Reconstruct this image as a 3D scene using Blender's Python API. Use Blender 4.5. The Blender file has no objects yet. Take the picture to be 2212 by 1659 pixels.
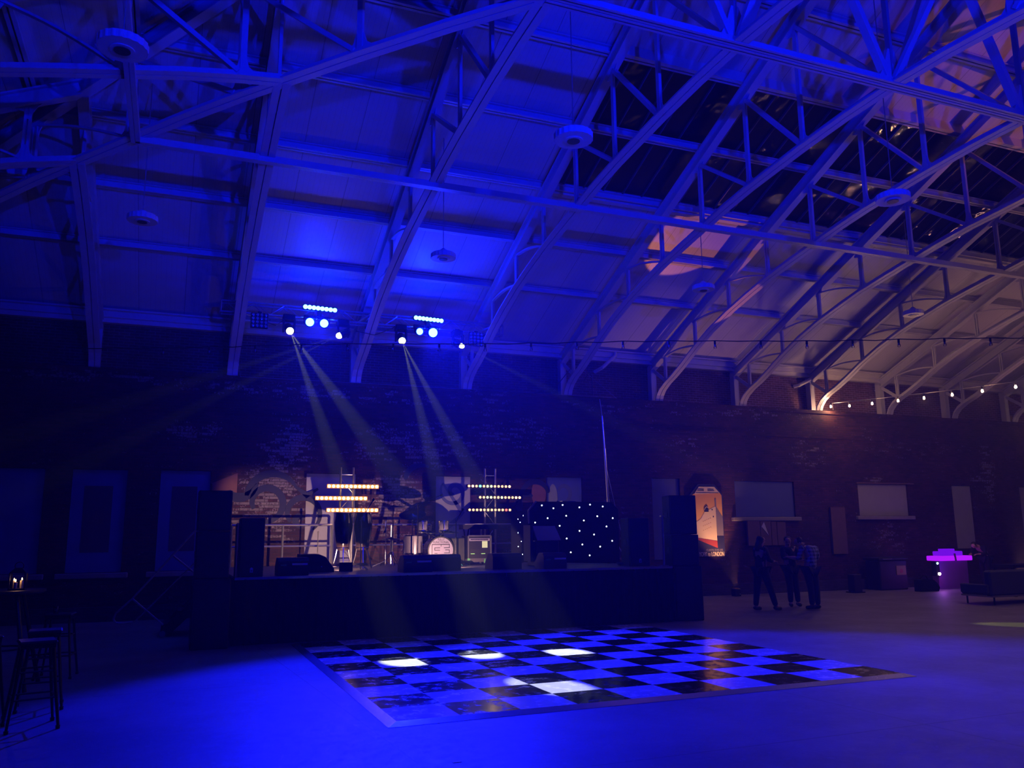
import bpy, math, random
from mathutils import Vector, Matrix
random.seed(7)
PI = math.pi
SC = bpy.context.scene
COL = SC.collection
FOC, FPI, FYA, FRO, CH = 1793.2193, .179296195, .386811728, -.00908334546, 1.67650419

# ------------------------------------------------------------------ materials
MATS = {}
def srgb(h):
    h = h.lstrip('#'); o = []
    for i in (0, 2, 4):
        c = int(h[i:i+2], 16)/255
        o.append(c/12.92 if c <= .04045 else ((c+.055)/1.055)**2.4)
    return (*o, 1)
class NT:
    def __init__(s, name):
        s.m = bpy.data.materials.new(name); s.m.use_nodes = True
        s.t = s.m.node_tree; s.t.nodes.clear()
        s.out = s.n('ShaderNodeOutputMaterial'); MATS[name] = s.m
    def n(s, k, **kw):
        x = s.t.nodes.new(k)
        for a, v in kw.items(): setattr(x, a, v)
        return x
    def l(s, a, b): s.t.links.new(a, b)
    def math(s, op, a, b=None, c=None):
        x = s.n('ShaderNodeMath', operation=op)
        for i, v in enumerate((a, b, c)):
            if v is None: continue
            if hasattr(v, 'is_linked'): s.l(v, x.inputs[i])
            else: x.inputs[i].default_value = v
        return x.outputs[0]
    def mix(s, f, a, b):
        x = s.n('ShaderNodeMix', data_type='RGBA')
        for i, v in ((0, f), (6, a), (7, b)):
            if hasattr(v, 'is_linked'): s.l(v, x.inputs[i])
            else: x.inputs[i].default_value = v
        return x.outputs[2]
    def noise(s, vec, scale, detail=4, rough=.55, dim='3D'):
        x = s.n('ShaderNodeTexNoise', noise_dimensions=dim)
        x.inputs['Scale'].default_value = scale; x.inputs['Detail'].default_value = detail
        x.inputs['Roughness'].default_value = rough
        if vec is not None: s.l(vec, x.inputs['Vector'])
        return x.outputs['Fac']
    def ramp(s, f, a, b):
        x = s.n('ShaderNodeMapRange'); x.interpolation_type = 'SMOOTHSTEP'
        s.l(f, x.inputs[0]); x.inputs[1].default_value = a; x.inputs[2].default_value = b
        return x.outputs[0]
    def pos(s):
        g = s.n('ShaderNodeNewGeometry'); return g.outputs['Position']
    def xyz(s, v):
        x = s.n('ShaderNodeSeparateXYZ'); s.l(v, x.inputs[0]); return x.outputs
    def comb(s, a, b, c):
        x = s.n('ShaderNodeCombineXYZ')
        for i, v in enumerate((a, b, c)):
            if hasattr(v, 'is_linked'): s.l(v, x.inputs[i])
            else: x.inputs[i].default_value = v
        return x.outputs[0]
    def pbr(s, col, rough=.5, metal=0, spec=.5, bump=None, bstr=.3, bdist=.01):
        b = s.n('ShaderNodeBsdfPrincipled')
        for k, v in (('Base Color', col), ('Roughness', rough), ('Metallic', metal), ('Specular IOR Level', spec)):
            if hasattr(v, 'is_linked'): s.l(v, b.inputs[k])
            else: b.inputs[k].default_value = v
        if bump is not None:
            bm = s.n('ShaderNodeBump'); bm.inputs['Strength'].default_value = bstr
            bm.inputs['Distance'].default_value = bdist
            s.l(bump, bm.inputs['Height']); s.l(bm.outputs[0], b.inputs['Normal'])
        s.l(b.outputs[0], s.out.inputs[0]); return b
def simple(name, hexcol, rough=.5, metal=0, spec=.5, nscale=30, var=.12, bstr=.08):
    s = NT(name); c = srgb(hexcol)
    n = s.noise(s.pos(), nscale, 3)
    d = tuple(x*(1-var) for x in c[:3])+(1,)
    s.pbr(s.mix(n, d, c), rough, metal, spec, n, bstr, .004); return s.m
def emis(name, col, strength):
    s = NT(name); e = s.n('ShaderNodeEmission'); e.inputs[0].default_value = (*col, 1)
    e.inputs[1].default_value = strength; s.l(e.outputs[0], s.out.inputs[0]); s.m.cycles.emission_sampling = 'NONE'; return s.m

simple('steel_paint', '#aeaeb8', .42, nscale=9, var=.10)
simple('purlin_paint', '#bdbdc4', .5, nscale=6, var=.12)
simple('lead_bar', '#55555c', .5)
simple('fascia', '#c9c6c0', .5, nscale=5, var=.18)
simple('black_cloth', '#0a0a0d', .9, nscale=60, spec=.2)
simple('skirt', '#0b0b0f', .95, nscale=25, var=.3, spec=.1, bstr=.4)
simple('black_cab', '#12131a', .55, nscale=80)
simple('black_grille', '#16171f', .6, nscale=200, var=.5)
simple('black_metal', '#101014', .4, metal=.3)
simple('chrome', '#d0d0d4', .12, metal=1)
simple('alu', '#b9bac2', .28, metal=.9, nscale=40)
simple('alu_edge', '#c3c6cf', .25, metal=.85, nscale=8, var=.25, bstr=.3)
simple('stage_ply', '#4a4650', .5, nscale=4, var=.3)
simple('board_blue', '#4a56a8', .6, nscale=3, var=.2)
simple('board_white', '#9a9aa6', .6, nscale=3, var=.2)
simple('board_rust', '#3c2a50', .65, nscale=4, var=.2)
simple('plank', '#6b5046', .7, nscale=6, var=.3)
simple('sill', '#8a8790', .7, nscale=8, var=.3)
simple('graffiti', '#151a3c', .7, nscale=14, var=.3)
simple('graffiti_soft', '#50568a', .7)
simple('graffiti_wash_brown', '#7c4e44', .7, nscale=8, var=.3)
simple('graffiti_grey', '#8f93a0', .7, nscale=8, var=.3)
simple('conga_shell', '#1c1514', .15, spec=.7, nscale=20)
simple('drum_shell', '#a9a4b6', .18, metal=.6, nscale=60, var=.5)
simple('drum_head', '#7d7898', .4)
simple('cymbal', '#3a4038', .3, metal=.7, nscale=50, var=.3)
simple('tape', '#c9c9e0', .5)
simple('tape_green', '#4f8f60', .5)
simple('wood_dark', '#2a2228', .45, nscale=12, var=.4)
simple('stool_metal', '#24242c', .3, metal=.7)
simple('sofa_cloth', '#39404c', .85, nscale=40, var=.2)
simple('bin_plastic', '#0a0a0e', .6)
simple('notice', '#8c7c3c', .6)
simple('disc_white', '#cbcbd2', .45, nscale=20)
simple('disc_core', '#3c3c48', .3)
simple('poster_white', '#e2d6d2', .6, nscale=6, var=.06)
simple('poster_navy', '#1b2256', .6)
simple('poster_red', '#a3402a', .6)
simple('poster_grey', '#7d7a98', .6)
simple('skin', '#b98a78', .55)
simple('hair', '#1a120e', .6)
simple('denim', '#232a3c', .85, nscale=90, var=.3)
simple('jersey', '#101014', .9)
simple('shoe', '#17151a', .5)
simple('candle', '#dccbb4', .5)
simple('phone_body', '#101014', .2)
simple('bar_panel', '#7c4a98', .4)
simple('green_bits', '#58705a', .4)
# plaid
s = NT('plaid'); x, y, z = s.xyz(s.pos())
fx = s.math('LESS_THAN', s.math('FRACT', s.math('MULTIPLY', s.math('ADD', x, y), 13)), .45)
fz = s.math('LESS_THAN', s.math('FRACT', s.math('MULTIPLY', z, 13)), .45)
s.pbr(s.mix(s.math('MULTIPLY', s.math('ADD', fx, fz), .5), srgb('#9fa3bd'), srgb('#3d4468')), .85)
# poster orange gradient
s = NT('poster_orange'); x, y, z = s.xyz(s.pos())
s.pbr(s.mix(s.ramp(z, 1.9, 2.9), srgb('#f0c060'), srgb('#d69a3c')), .6)
# roof boards: white tongue and groove, seams down the slope
s = NT('roof_boards'); p = s.pos(); x, y, z = s.xyz(p)
seam = s.math('LESS_THAN', s.math('FRACT', s.math('MULTIPLY', x, 1/.1)), .07)
big = s.math('LESS_THAN', s.math('FRACT', s.math('MULTIPLY', x, 1/.94)), .012)
n = s.noise(p, .8, 4)
c = s.mix(n, srgb('#a9a9ae'), srgb('#c3c1c0'))
c = s.mix(s.math('MULTIPLY', seam, .22), c, srgb('#55555c'))
c = s.mix(s.math('MULTIPLY', big, .7), c, srgb('#3c3c44'))
s.pbr(c, .38, bump=s.math('SUBTRACT', 1, seam), bstr=.25, bdist=.004)
# brick with the remains of white paint
def brick_mat(name, dark, light, mort, paint=True, bw=.21, bh=.066):
    s = NT(name); p = s.pos(); x, y, z = s.xyz(p)
    v = s.comb(s.math('ADD', x, y), z, 0)
    b = s.n('ShaderNodeTexBrick'); s.l(v, b.inputs['Vector'])
    b.inputs['Scale'].default_value = 1; b.inputs['Brick Width'].default_value = bw
    b.inputs['Row Height'].default_value = bh; b.inputs['Mortar Size'].default_value = .008
    b.inputs['Mortar Smooth'].default_value = .3
    b.inputs['Color1'].default_value = srgb(dark); b.inputs['Color2'].default_value = srgb(light)
    b.inputs['Mortar'].default_value = srgb(mort)
    n1 = s.noise(p, 1.1, 5, .6); c = b.outputs['Color']
    c = s.mix(s.ramp(n1, .35, .7), s.mix(.55, c, (0, 0, 0, 1)), c)
    if paint:
        # a row/brick random value from a quantised noise
        vx = s.math('FLOOR', s.math('MULTIPLY', s.math('ADD', x, s.math('MULTIPLY', s.math('FLOOR', s.math('DIVIDE', z, bh)), bw/2)), 1/bw))
        vz = s.math('FLOOR', s.math('DIVIDE', z, bh))
        wn = s.n('ShaderNodeTexWhiteNoise', noise_dimensions='2D'); s.l(s.comb(vx, vz, 0), wn.inputs['Vector'])
        reg = None
        for (cx, cz, rx, rz, a) in REGIONS:
            v1 = s.n('ShaderNodeVectorMath', operation='MULTIPLY_ADD'); s.l(p, v1.inputs[0])
            v1.inputs[1].default_value = (1/rx, 0, 1/rz); v1.inputs[2].default_value = (-cx/rx, 0, -cz/rz)
            v2 = s.n('ShaderNodeVectorMath', operation='DOT_PRODUCT'); s.l(v1.outputs[0], v2.inputs[0]); s.l(v1.outputs[0], v2.inputs[1])
            d = s.math('MULTIPLY_ADD', v2.outputs['Value'], -a, a)
            reg = s.math('MAXIMUM', d, 0) if reg is None else s.math('MAXIMUM', reg, d)
        n2 = s.noise(p, 1.6, 5, .65); n3 = s.noise(p, 22, 4, .75)
        f = s.math('ADD', s.math('MULTIPLY', reg, .62), s.math('MULTIPLY', s.math('SUBTRACT', n2, .5), .9))
        f = s.math('ADD', f, s.math('MULTIPLY', s.math('SUBTRACT', wn.outputs[0], .5), .75))
        f = s.math('ADD', f, s.math('MULTIPLY', s.math('SUBTRACT', n3, .5), 2.2))
        c = s.mix(s.math('MULTIPLY', s.ramp(f, .50, .66), .9), c, s.mix(s.math('MULTIPLY', wn.outputs[0], .6), srgb('#948c8a'), srgb('#4a3c3a')))
        c = s.mix(s.math('MULTIPLY', b.outputs['Fac'], .75), c, srgb('#2c2423'))
    h = s.math('SUBTRACT', s.math('MULTIPLY', s.noise(p, 40, 3), .3), b.outputs['Fac'])
    s.pbr(c, .8, bump=h, bstr=.7, bdist=.01, spec=.3)
REGIONS = [(2.4, 3.65, .75, .9, 1.1), (.3, 4.0, .8, .35, .8), (5.6, 3.9, 2.2, .75, .8), (8, 4.2, 1.4, .6, .6), (2.0, 2.4, 1.2, 1.1, 1.0),
           (4.85, 2.55, 1.0, .75, 1.25), (3.2, 5.0, 3.8, .28, .75), (-1.5, 5.1, 2.4, .22, .75), (13.0, 4.0, .8, .6, .55), (17.4, 3.9, .9, .6, .6),
           (24.8, 3.5, .5, 1.4, .9), (11.0, 5.0, 3, .2, .5), (20.3, 1.5, 1.0, .8, .5), (5.2, 1.8, 1.2, .6, .6), (7.4, 4.9, .9, .6, .5),
           (15.0, 5.05, 3, .2, .6), (21.5, 4.3, 3, .5, .3), (19.9, 3.25, .4, .2, .9), (24.3, 3.3, .35, .2, .8), (10.6, 2.0, .8, .8, .5)]
brick_mat('brick_lower', '#361c19', '#563029', '#423a37')
brick_mat('brick_upper', '#4e2d25', '#6f4436', '#8c7e70', paint=False)
brick_mat('brick_plinth', '#3a3438', '#4a4248', '#4c4440', paint=False)
# concrete
s = NT('concrete'); p = s.pos(); x, y, z = s.xyz(p)
n1 = s.noise(p, .7, 6, .6); n2 = s.noise(p, 9, 5, .7); n3 = s.noise(p, 60, 3)
c = s.mix(s.ramp(n1, .3, .75), srgb('#5c5a60'), srgb('#7d7a7e'))
c = s.mix(s.math('MULTIPLY', s.ramp(n2, .58, .66), .35), c, srgb('#8f8c90'))
jx = s.math('LESS_THAN', s.math('ABSOLUTE', s.math('SUBTRACT', s.math('FRACT', s.math('DIVIDE', s.math('ADD', x, s.math('MULTIPLY', y, .06)), 4.4)), .5)), .0018)
jy = s.math('LESS_THAN', s.math('ABSOLUTE', s.math('SUBTRACT', s.math('FRACT', s.math('DIVIDE', s.math('ADD', y, 1.1), 4.6)), .5)), .0018)
c = s.mix(s.math('MULTIPLY', s.math('MAXIMUM', jx, jy), .5), c, srgb('#2c2a2e'))
r = s.math('ADD', .38, s.math('MULTIPLY', n2, .3))
s.pbr(c, r, bump=s.math('ADD', n2, s.math('MULTIPLY', n3, .3)), bstr=.18, bdist=.01)
# checker dance floor
CX0, CY0, CT, CROT = 1.98855260, 7.71363130, .61, .00407286728
s = NT('checker'); tc = s.n('ShaderNodeTexCoord'); x, y, z = s.xyz(tc.outputs['Object'])
ix = s.math('FLOOR', s.math('DIVIDE', x, CT)); iy = s.math('FLOOR', s.math('DIVIDE', y, CT))
par = s.math('MODULO', s.math('ADD', s.math('ADD', ix, iy), 40), 2)
par = s.math('GREATER_THAN', par, .5)
fx = s.math('ABSOLUTE', s.math('SUBTRACT', s.math('FRACT', s.math('ADD', s.math('DIVIDE', x, CT), .5)), .5))
fy = s.math('ABSOLUTE', s.math('SUBTRACT', s.math('FRACT', s.math('ADD', s.math('DIVIDE', y, CT), .5)), .5))
seam = s.math('LESS_THAN', s.math('MINIMUM', fx, fy), .006)
n = s.noise(s.pos(), 6, 5, .7)
w = s.mix(n, srgb('#c6c6cc'), srgb('#dcdce0'))
k = s.mix(s.ramp(n, .5, .72), srgb('#07070a'), srgb('#17171a'))
c = s.mix(par, w, k); c = s.mix(seam, c, srgb('#8f8f98'))
r = s.math('ADD', .16, s.math('MULTIPLY', s.ramp(n, .45, .7), .22))
s.pbr(c, r, bump=n, bstr=.05, bdist=.003)
# skylight glass : reflective pane over the night sky
s = NT('night_glass'); p = s.pos()
f = s.n('ShaderNodeFresnel'); f.inputs[0].default_value = 1.8
g = s.n('ShaderNodeBsdfAnisotropic'); g.inputs['Roughness'].default_value = .13; g.inputs['Anisotropy'].default_value = .92; s.l(s.comb(.75, .6, -.26), g.inputs['Tangent']); g.inputs['Color'].default_value = (.9, .9, .9, 1)
t = s.n('ShaderNodeBsdfTransparent'); t.inputs[0].default_value = (.7, .72, .75, 1)
bm = s.n('ShaderNodeBump'); bm.inputs['Strength'].default_value = .5; bm.inputs['Distance'].default_value = .02
s.l(s.noise(p, 2.2, 2), bm.inputs['Height']); s.l(bm.outputs[0], g.inputs['Normal'])
m = s.n('ShaderNodeMixShader'); s.l(f.outputs[0], m.inputs[0]); s.l(t.outputs[0], m.inputs[1]); s.l(g.outputs[0], m.inputs[2])
s.l(m.outputs[0], s.out.inputs[0])
s = NT('lantern_glass')
f = s.n('ShaderNodeFresnel'); g = s.n('ShaderNodeBsdfGlossy'); g.inputs['Roughness'].default_value = .02
t = s.n('ShaderNodeBsdfTransparent'); m = s.n('ShaderNodeMixShader')
s.l(f.outputs[0], m.inputs[0]); s.l(t.outputs[0], m.inputs[1]); s.l(g.outputs[0], m.inputs[2]); s.l(m.outputs[0], s.out.inputs[0])
MATS['bulb_glass'] = s.m
emis('led_blue', (.10, .45, 1), 9); emis('led_strip', (.10, .45, 1), 9)
emis('led_lens_amber', (1, .50, .18), 6); emis('led_lens_mix', (1, .60, .26), 2.2)
emis('led_lens_red', (1, .12, .08), 3); emis('led_lens_green', (.1, .9, .4), 6); emis('led_lens_lime', (.75, .95, .30), 3)
emis('head_lens', (.95, 1, .62), 8); emis('bulb_on', (1, .62, .30), 60)
emis('led_glow', (1, .24, .03), 1.7); emis('led_glow_dim', (1, .25, .06), .03)
emis('star', (.75, .85, 1), 9); emis('flame', (1, .55, .22), 14)
emis('acrylic_pink', (.20, .004, .9), .85); emis('acrylic_hot', (.48, .01, 1), 1.0)
emis('led_point', (.35, .75, 1), 14); emis('pink_point', (1, .7, 1), 9)
emis('dim_blue', (.05, .08, .8), .06)
emis('panel_light', (.9, .75, .4), .9); emis('panel_lime', (.7, 1, .3), .8)
emis('red_dot', (1, .05, .1), 2)

# ------------------------------------------------------------------ geometry
class MB:
    def __init__(s): s.v = []; s.f = []
    def add(s, vs, fs):
        o = len(s.v); s.v += [tuple(v) for v in vs]; s.f += [tuple(i+o for i in f) for f in fs]; return s
    def box(s, x0, x1, y0, y1, z0, z1):
        return s.add([(x0, y0, z0), (x1, y0, z0), (x1, y1, z0), (x0, y1, z0), (x0, y0, z1), (x1, y0, z1), (x1, y1, z1), (x0, y1, z1)],
                     [(0, 3, 2, 1), (4, 5, 6, 7), (0, 1, 5, 4), (1, 2, 6, 5), (2, 3, 7, 6), (3, 0, 4, 7)])
    def rbox(s, x0, x1, y0, y1, z0, z1, b=.02):
        # box with chamfered edges
        P = []
        for zz, ins in ((z0, b), (z0+b, 0), (z1-b, 0), (z1, b)):
            a0, a1, c0, c1 = x0+ins, x1-ins, y0+ins, y1-ins
            P += [(a0+b*(ins == 0), c0, zz), (a1-b*(ins == 0), c0, zz), (a1, c0+b*(ins == 0), zz), (a1, c1-b*(ins == 0), zz),
                  (a1-b*(ins == 0), c1, zz), (a0+b*(ins == 0), c1, zz), (a0, c1-b*(ins == 0), zz), (a0, c0+b*(ins == 0), zz)]
        F = [tuple(reversed(range(8))), tuple(range(24, 32))]
        for k in range(3):
            for i in range(8):
                j = (i+1) % 8; F.append((k*8+i, k*8+j, k*8+8+j, k*8+8+i))
        return s.add(P, F)
    def bar(s, p, q, w, h, up=(0, 0, 1)):
        p, q = Vector(p), Vector(q); d = (q-p).normalized(); up = Vector(up)
        a = d.cross(up)
        if a.length < 1e-4: a = d.cross(Vector((1, 0, 0)))
        a.normalize(); u = a.cross(d).normalized(); V = []
        for e in (p, q):
            for i, j in ((-1, -1), (1, -1), (1, 1), (-1, 1)): V.append(e+a*(w/2*i)+u*(h/2*j))
        return s.add(V, [(3, 2, 1, 0), (4, 5, 6, 7), (0, 1, 5, 4), (1, 2, 6, 5), (2, 3, 7, 6), (3, 0, 4, 7)])
    def tube(s, pts, r, n=8, close=False):
        pts = [Vector(p) for p in pts]; N = len(pts); V = []; prev = None
        rr = r if isinstance(r, (list, tuple)) else [r]*N
        for i, p in enumerate(pts):
            d = (pts[min(i+1, N-1)]-pts[max(i-1, 0)])
            if close: d = pts[(i+1) % N]-pts[i-1]
            d.normalize()
            if prev is None:
                a = d.cross(Vector((0, 0, 1)))
                if a.length < .05: a = d.cross(Vector((1, 0, 0)))
            else: a = prev-d*prev.dot(d)
            a.normalize(); prev = a; b = d.cross(a)
            for k in range(n):
                t = 2*PI*k/n; V.append(p+(a*math.cos(t)+b*math.sin(t))*rr[i])
        F = []
        for i in range(N if close else N-1):
            for k in range(n):
                k2 = (k+1) % n; i2 = (i+1) % N
                F.append((i*n+k, i*n+k2, i2*n+k2, i2*n+k))
        if not close: F += [tuple(reversed(range(n))), tuple(range((N-1)*n, N*n))]
        return s.add(V, F)
    def lathe(s, prof, c=(0, 0, 0), axis=(0, 0, 1), n=20, ring=False):
        c = Vector(c); ax = Vector(axis).normalized()
        a = ax.cross(Vector((0, 0, 1)))
        if a.length < .05: a = ax.cross(Vector((0, 1, 0)))
        a.normalize(); b = ax.cross(a); V = []; m = len(prof)
        for (r, h) in prof:
            for k in range(n):
                t = 2*PI*k/n; V.append(c+ax*h+(a*math.cos(t)+b*math.sin(t))*max(r, 1e-4))
        F = []
        for i in range(m-1):
            for k in range(n):
                k2 = (k+1) % n; F.append((i*n+k, i*n+k2, (i+1)*n+k2, (i+1)*n+k))
        if ring: F += [((m-1)*n+k, (m-1)*n+(k+1) % n, (k+1) % n, k) for k in range(n)]
        else: F += [tuple(reversed(range(n))), tuple(range((m-1)*n, m*n))]
        return s.add(V, F)
    def prism(s, poly, a, b, plane='xz'):
        # polygon in 2D extruded between a and b along the third axis
        def P(u, v, w): return {'xz': (u, w, v), 'yz': (w, u, v), 'xy': (u, v, w)}[plane]
        n = len(poly)
        return s.add([P(u, v, a) for u, v in poly]+[P(u, v, b) for u, v in poly],
                     [tuple(range(n)), tuple(reversed(range(n, 2*n)))]+[(i, i+n, (i+1) % n+n, (i+1) % n) for i in range(n)])
    def xf(s, M):
        s.v = [tuple(M @ Vector(v)) for v in s.v]; return s
    def build(s, name, mat, parent=None, smooth=False, world=True):
        off = Vector((0, 0, 0))
        if parent is not None and world:
            p = parent
            while p: off += p.location; p = p.parent
        me = bpy.data.meshes.new(name)
        me.from_pydata([tuple(Vector(v)-off) for v in s.v], [], s.f); me.update()
        import bmesh
        bm = bmesh.new(); bm.from_mesh(me); bmesh.ops.recalc_face_normals(bm, faces=bm.faces); bm.to_mesh(me); bm.free()
        for m in (mat if isinstance(mat, (list, tuple)) else [mat]): me.materials.append(MATS[m])
        if smooth:
            me.shade_smooth(); me.set_sharp_from_angle(angle=math.radians(40))
        o = bpy.data.objects.new(name, me); COL.objects.link(o)
        if parent is not None: o.parent = parent
        return o
def tag(o, label, cat, group=None, kind=None):
    o['label'] = label; o['category'] = cat
    if group: o['group'] = group
    if kind: o['kind'] = kind
    return o
def thing(name, label, cat, loc=(0, 0, 0), group=None):
    o = bpy.data.objects.new(name, None); COL.objects.link(o); o.location = loc; o.empty_display_size = .2
    return tag(o, label, cat, group)
def struct(o): o['kind'] = 'structure'; return o
def dup(root, loc, rz=0, label=None, group=None):
    r = root.copy(); COL.objects.link(r); r.location = loc; r.rotation_euler = (0, 0, rz)
    if label: r['label'] = label
    if group: r['group'] = group
    def rec(a, b):
        for ch in a.children:
            c = ch.copy(); COL.objects.link(c); c.parent = b; rec(ch, c)
    rec(root, r); return r
def text(body, name, mat, parent, loc, size, sx=1, ext=.002, align='CENTER', rot=(PI/2, 0, 0), label=None):
    cu = bpy.data.curves.new(name, 'FONT'); cu.body = body; cu.size = size; cu.extrude = ext
    cu.align_x = align; cu.offset = .0
    cu.materials.append(MATS[mat])
    o = bpy.data.objects.new(name, cu); COL.objects.link(o); o.parent = parent
    off = Vector((0, 0, 0)); p = parent
    while p: off += p.location; p = p.parent
    M = Matrix.Translation(Vector(loc)-off) @ Matrix.Rotation(rot[0], 4, 'X') @ Matrix.Diagonal((sx, 1, 1, 1))
    o.parent = None; bpy.context.view_layer.update()
    me = bpy.data.meshes.new_from_object(o); bpy.data.objects.remove(o); me.transform(M)
    me.materials.clear(); me.materials.append(MATS[mat])
    q = bpy.data.objects.new(name, me); COL.objects.link(q); q.parent = parent; return q
# ------------------------------------------------------------------ building shell
YR, YW, SL = 8.35, 19.5, .43           # ridge line, wall face, roof pitch
XH = 3.91                              # where the hip end starts
XE = XH-(YW-YR)                        # end wall
XR = 41.0
def xt(i): return -1.713+2.812*(i-1)   # truss i
def zraf(u): return 6.29+SL*(YW-u)     # underside of rafters, u = distance coordinate
def zdeck(u): return zraf(u)+.48
def slab(mb, poly, t=.09):
    n = len(poly)
    mb.add([*poly, *[(x, y, z+t) for x, y, z in poly]],
           [tuple(range(n)), tuple(reversed(range(n, 2*n)))]+[(i, (i+1) % n, (i+1) % n+n, i+n) for i in range(n)])
def far(x, y): return (x, y, zdeck(y))
def near(x, y): return (x, y, zdeck(2*YR-y))
mb = MB(); mb.add([(XE-.5, -3.3, 0), (XR+.5, -3.3, 0), (XR+.5, 20.2, 0), (XE-.5, 20.2, 0), (XE-.5, -3.3, -.2), (XR+.5, -3.3, -.2), (XR+.5, 20.2, -.2), (XE-.5, 20.2, -.2)],
       [(0, 1, 2, 3), (7, 6, 5, 4), (0, 4, 5, 1), (1, 5, 6, 2), (2, 6, 7, 3), (3, 7, 4, 0)])
struct(mb.build('floor', 'concrete'))
SK0, SK1, SKX = 11.72, 14.72, xt(4)
mb = MB(); o_ = 20.15
hx = lambda y: XH-(y-YR)
slab(mb, [far(hx(o_), o_), far(XR, o_), far(XR, SK1), far(hx(SK1), SK1)])
slab(mb, [far(hx(SK1), SK1), far(SKX, SK1), far(SKX, SK0), far(hx(SK0), SK0)])
slab(mb, [far(hx(SK0), SK0), far(XR, SK0), far(XR, YR), far(XH, YR)])
struct(mb.build('ceiling', 'roof_boards'))
mb = MB(); yn = 2*YR-o_
slab(mb, [near(XH, YR), near(XR, YR), near(XR, yn), near(hx(o_), yn)])
struct(mb.build('ceiling', 'roof_boards'))
mb = MB(); slab(mb, [far(XH, YR), (hx(o_), yn, zdeck(o_)), (hx(o_), o_, zdeck(o_))])
struct(mb.build('ceiling', 'roof_boards'))
# skylight bays
for k in range(4, 16):
    x0, x1 = xt(k), min(xt(k+1), XR)
    if x0 >= XR: break
    mb = MB(); slab(mb, [(x0, SK1, zdeck(SK1)+.07), (x1, SK1, zdeck(SK1)+.07), (x1, SK0, zdeck(SK0)+.07), (x0, SK0, zdeck(SK0)+.07)], .012)
    w = struct(mb.build('window_%d' % (20+k), 'night_glass'))
    for j in range(1, 6):
        xb = x0+(x1-x0)*j/6
        MB().bar((xb, SK1, zdeck(SK1)+.04), (xb, SK0, zdeck(SK0)+.04), .022, .05).build('glazing_bar', 'lead_bar', w)
# purlins, eaves, trims
nodes = [19.13, 17.66, 16.18, 14.70, 13.20, 11.70, 10.26, 8.35]
tn = 1
for u in nodes[1:]:
    zz = zraf(u)+.335
    for side in (0, 1):
        yy = u if side == 0 else 2*YR-u
        if u == YR and side: continue
        mb = MB(); d = -1 if side == 0 else 1
        # channel purlin: web and two flanges
        mb.box(hx(u), XR, yy-.012, yy+.012, zz, zz+.14)
        mb.box(hx(u), XR, yy-.07, yy+.07, zz, zz+.016); mb.box(hx(u), XR, yy-.07, yy+.07, zz+.124, zz+.14)
        struct(mb.build('trim_%d' % tn, 'purlin_paint')); tn += 1
    if u > YR:
        mb = MB(); xx = hx(u)
        mb.box(xx-.012, xx+.012, 2*YR-u, u, zz, zz+.14); mb.box(xx-.07, xx+.07, 2*YR-u, u, zz, zz+.016)
        struct(mb.build('trim_%d' % tn, 'purlin_paint')); tn += 1
# skylight kerbs
for yk in (SK0-.06, SK1+.06):
    mb = MB(); mb.box(SKX, XR, yk-.07, yk+.07, zdeck(yk)-.16, zdeck(yk)+.06)
    struct(mb.build('trim_%d' % tn, 'fascia')); tn += 1
# eaves fascia : stepped boards under the roof edge
for (y0, y1, z0, z1) in ((19.72, 19.98, 6.46, 6.60), (19.62, 19.98, 6.60, 6.64), (19.80, 19.98, 6.36, 6.46)):
    mb = MB(); mb.box(XE, XR, y0, y1, z0, z1); struct(mb.build('trim_%d' % tn, 'fascia')); tn += 1
# walls
ZL = 5.28
openings = [(-3.55, -2.45, .97, 3.11), (-1.96, -.90, .97, 3.11), (-.265, .77, .97, 3.12), (2.83, 3.98, .97, 3.11), (5.92, 6.83, .97, 3.10),
            (8.87, 9.90, .97, 3.13), (12.0, 12.89, .97, 3.15), (14.70, 16.80, 2.10, 3.12), (19.21, 21.22, 2.13, 3.10), (23.11, 23.99, 1.10, 3.10),
            (26.2, 27.2, 1.0, 3.09), (30.4, 31.4, 1.0, 3.09)]
mb = MB(); RD = .14; xs = XE-.5
def front(mb, x0, x1, z0, z1): mb.add([(x0, YW, z0), (x1, YW, z0), (x1, YW, z1), (x0, YW, z1)], [(0, 1, 2, 3)])
for (a, b, c, d) in openings:
    front(mb, xs, a, 0, ZL); front(mb, a, b, 0, c); front(mb, a, b, d, ZL); xs = b
    for q in ([(a, YW, c), (a, YW+RD, c), (a, YW+RD, d), (a, YW, d)], [(b, YW, c), (b, YW, d), (b, YW+RD, d), (b, YW+RD, c)],
              [(a, YW, d), (a, YW+RD, d), (b, YW+RD, d), (b, YW, d)], [(a, YW, c), (b, YW, c), (b, YW+RD, c), (a, YW+RD, c)],
              [(a, YW+RD, c), (b, YW+RD, c), (b, YW+RD, d), (a, YW+RD, d)]): mb.add(q, [(0, 1, 2, 3)])
front(mb, xs, XR+.5, 0, ZL)
mb.add([(XE-.5, YW, ZL), (XR+.5, YW, ZL), (XR+.5, 20.02, ZL), (XE-.5, 20.02, ZL)], [(0, 1, 2, 3)])
wf = struct(mb.build('wall_far', 'brick_lower'))
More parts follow.
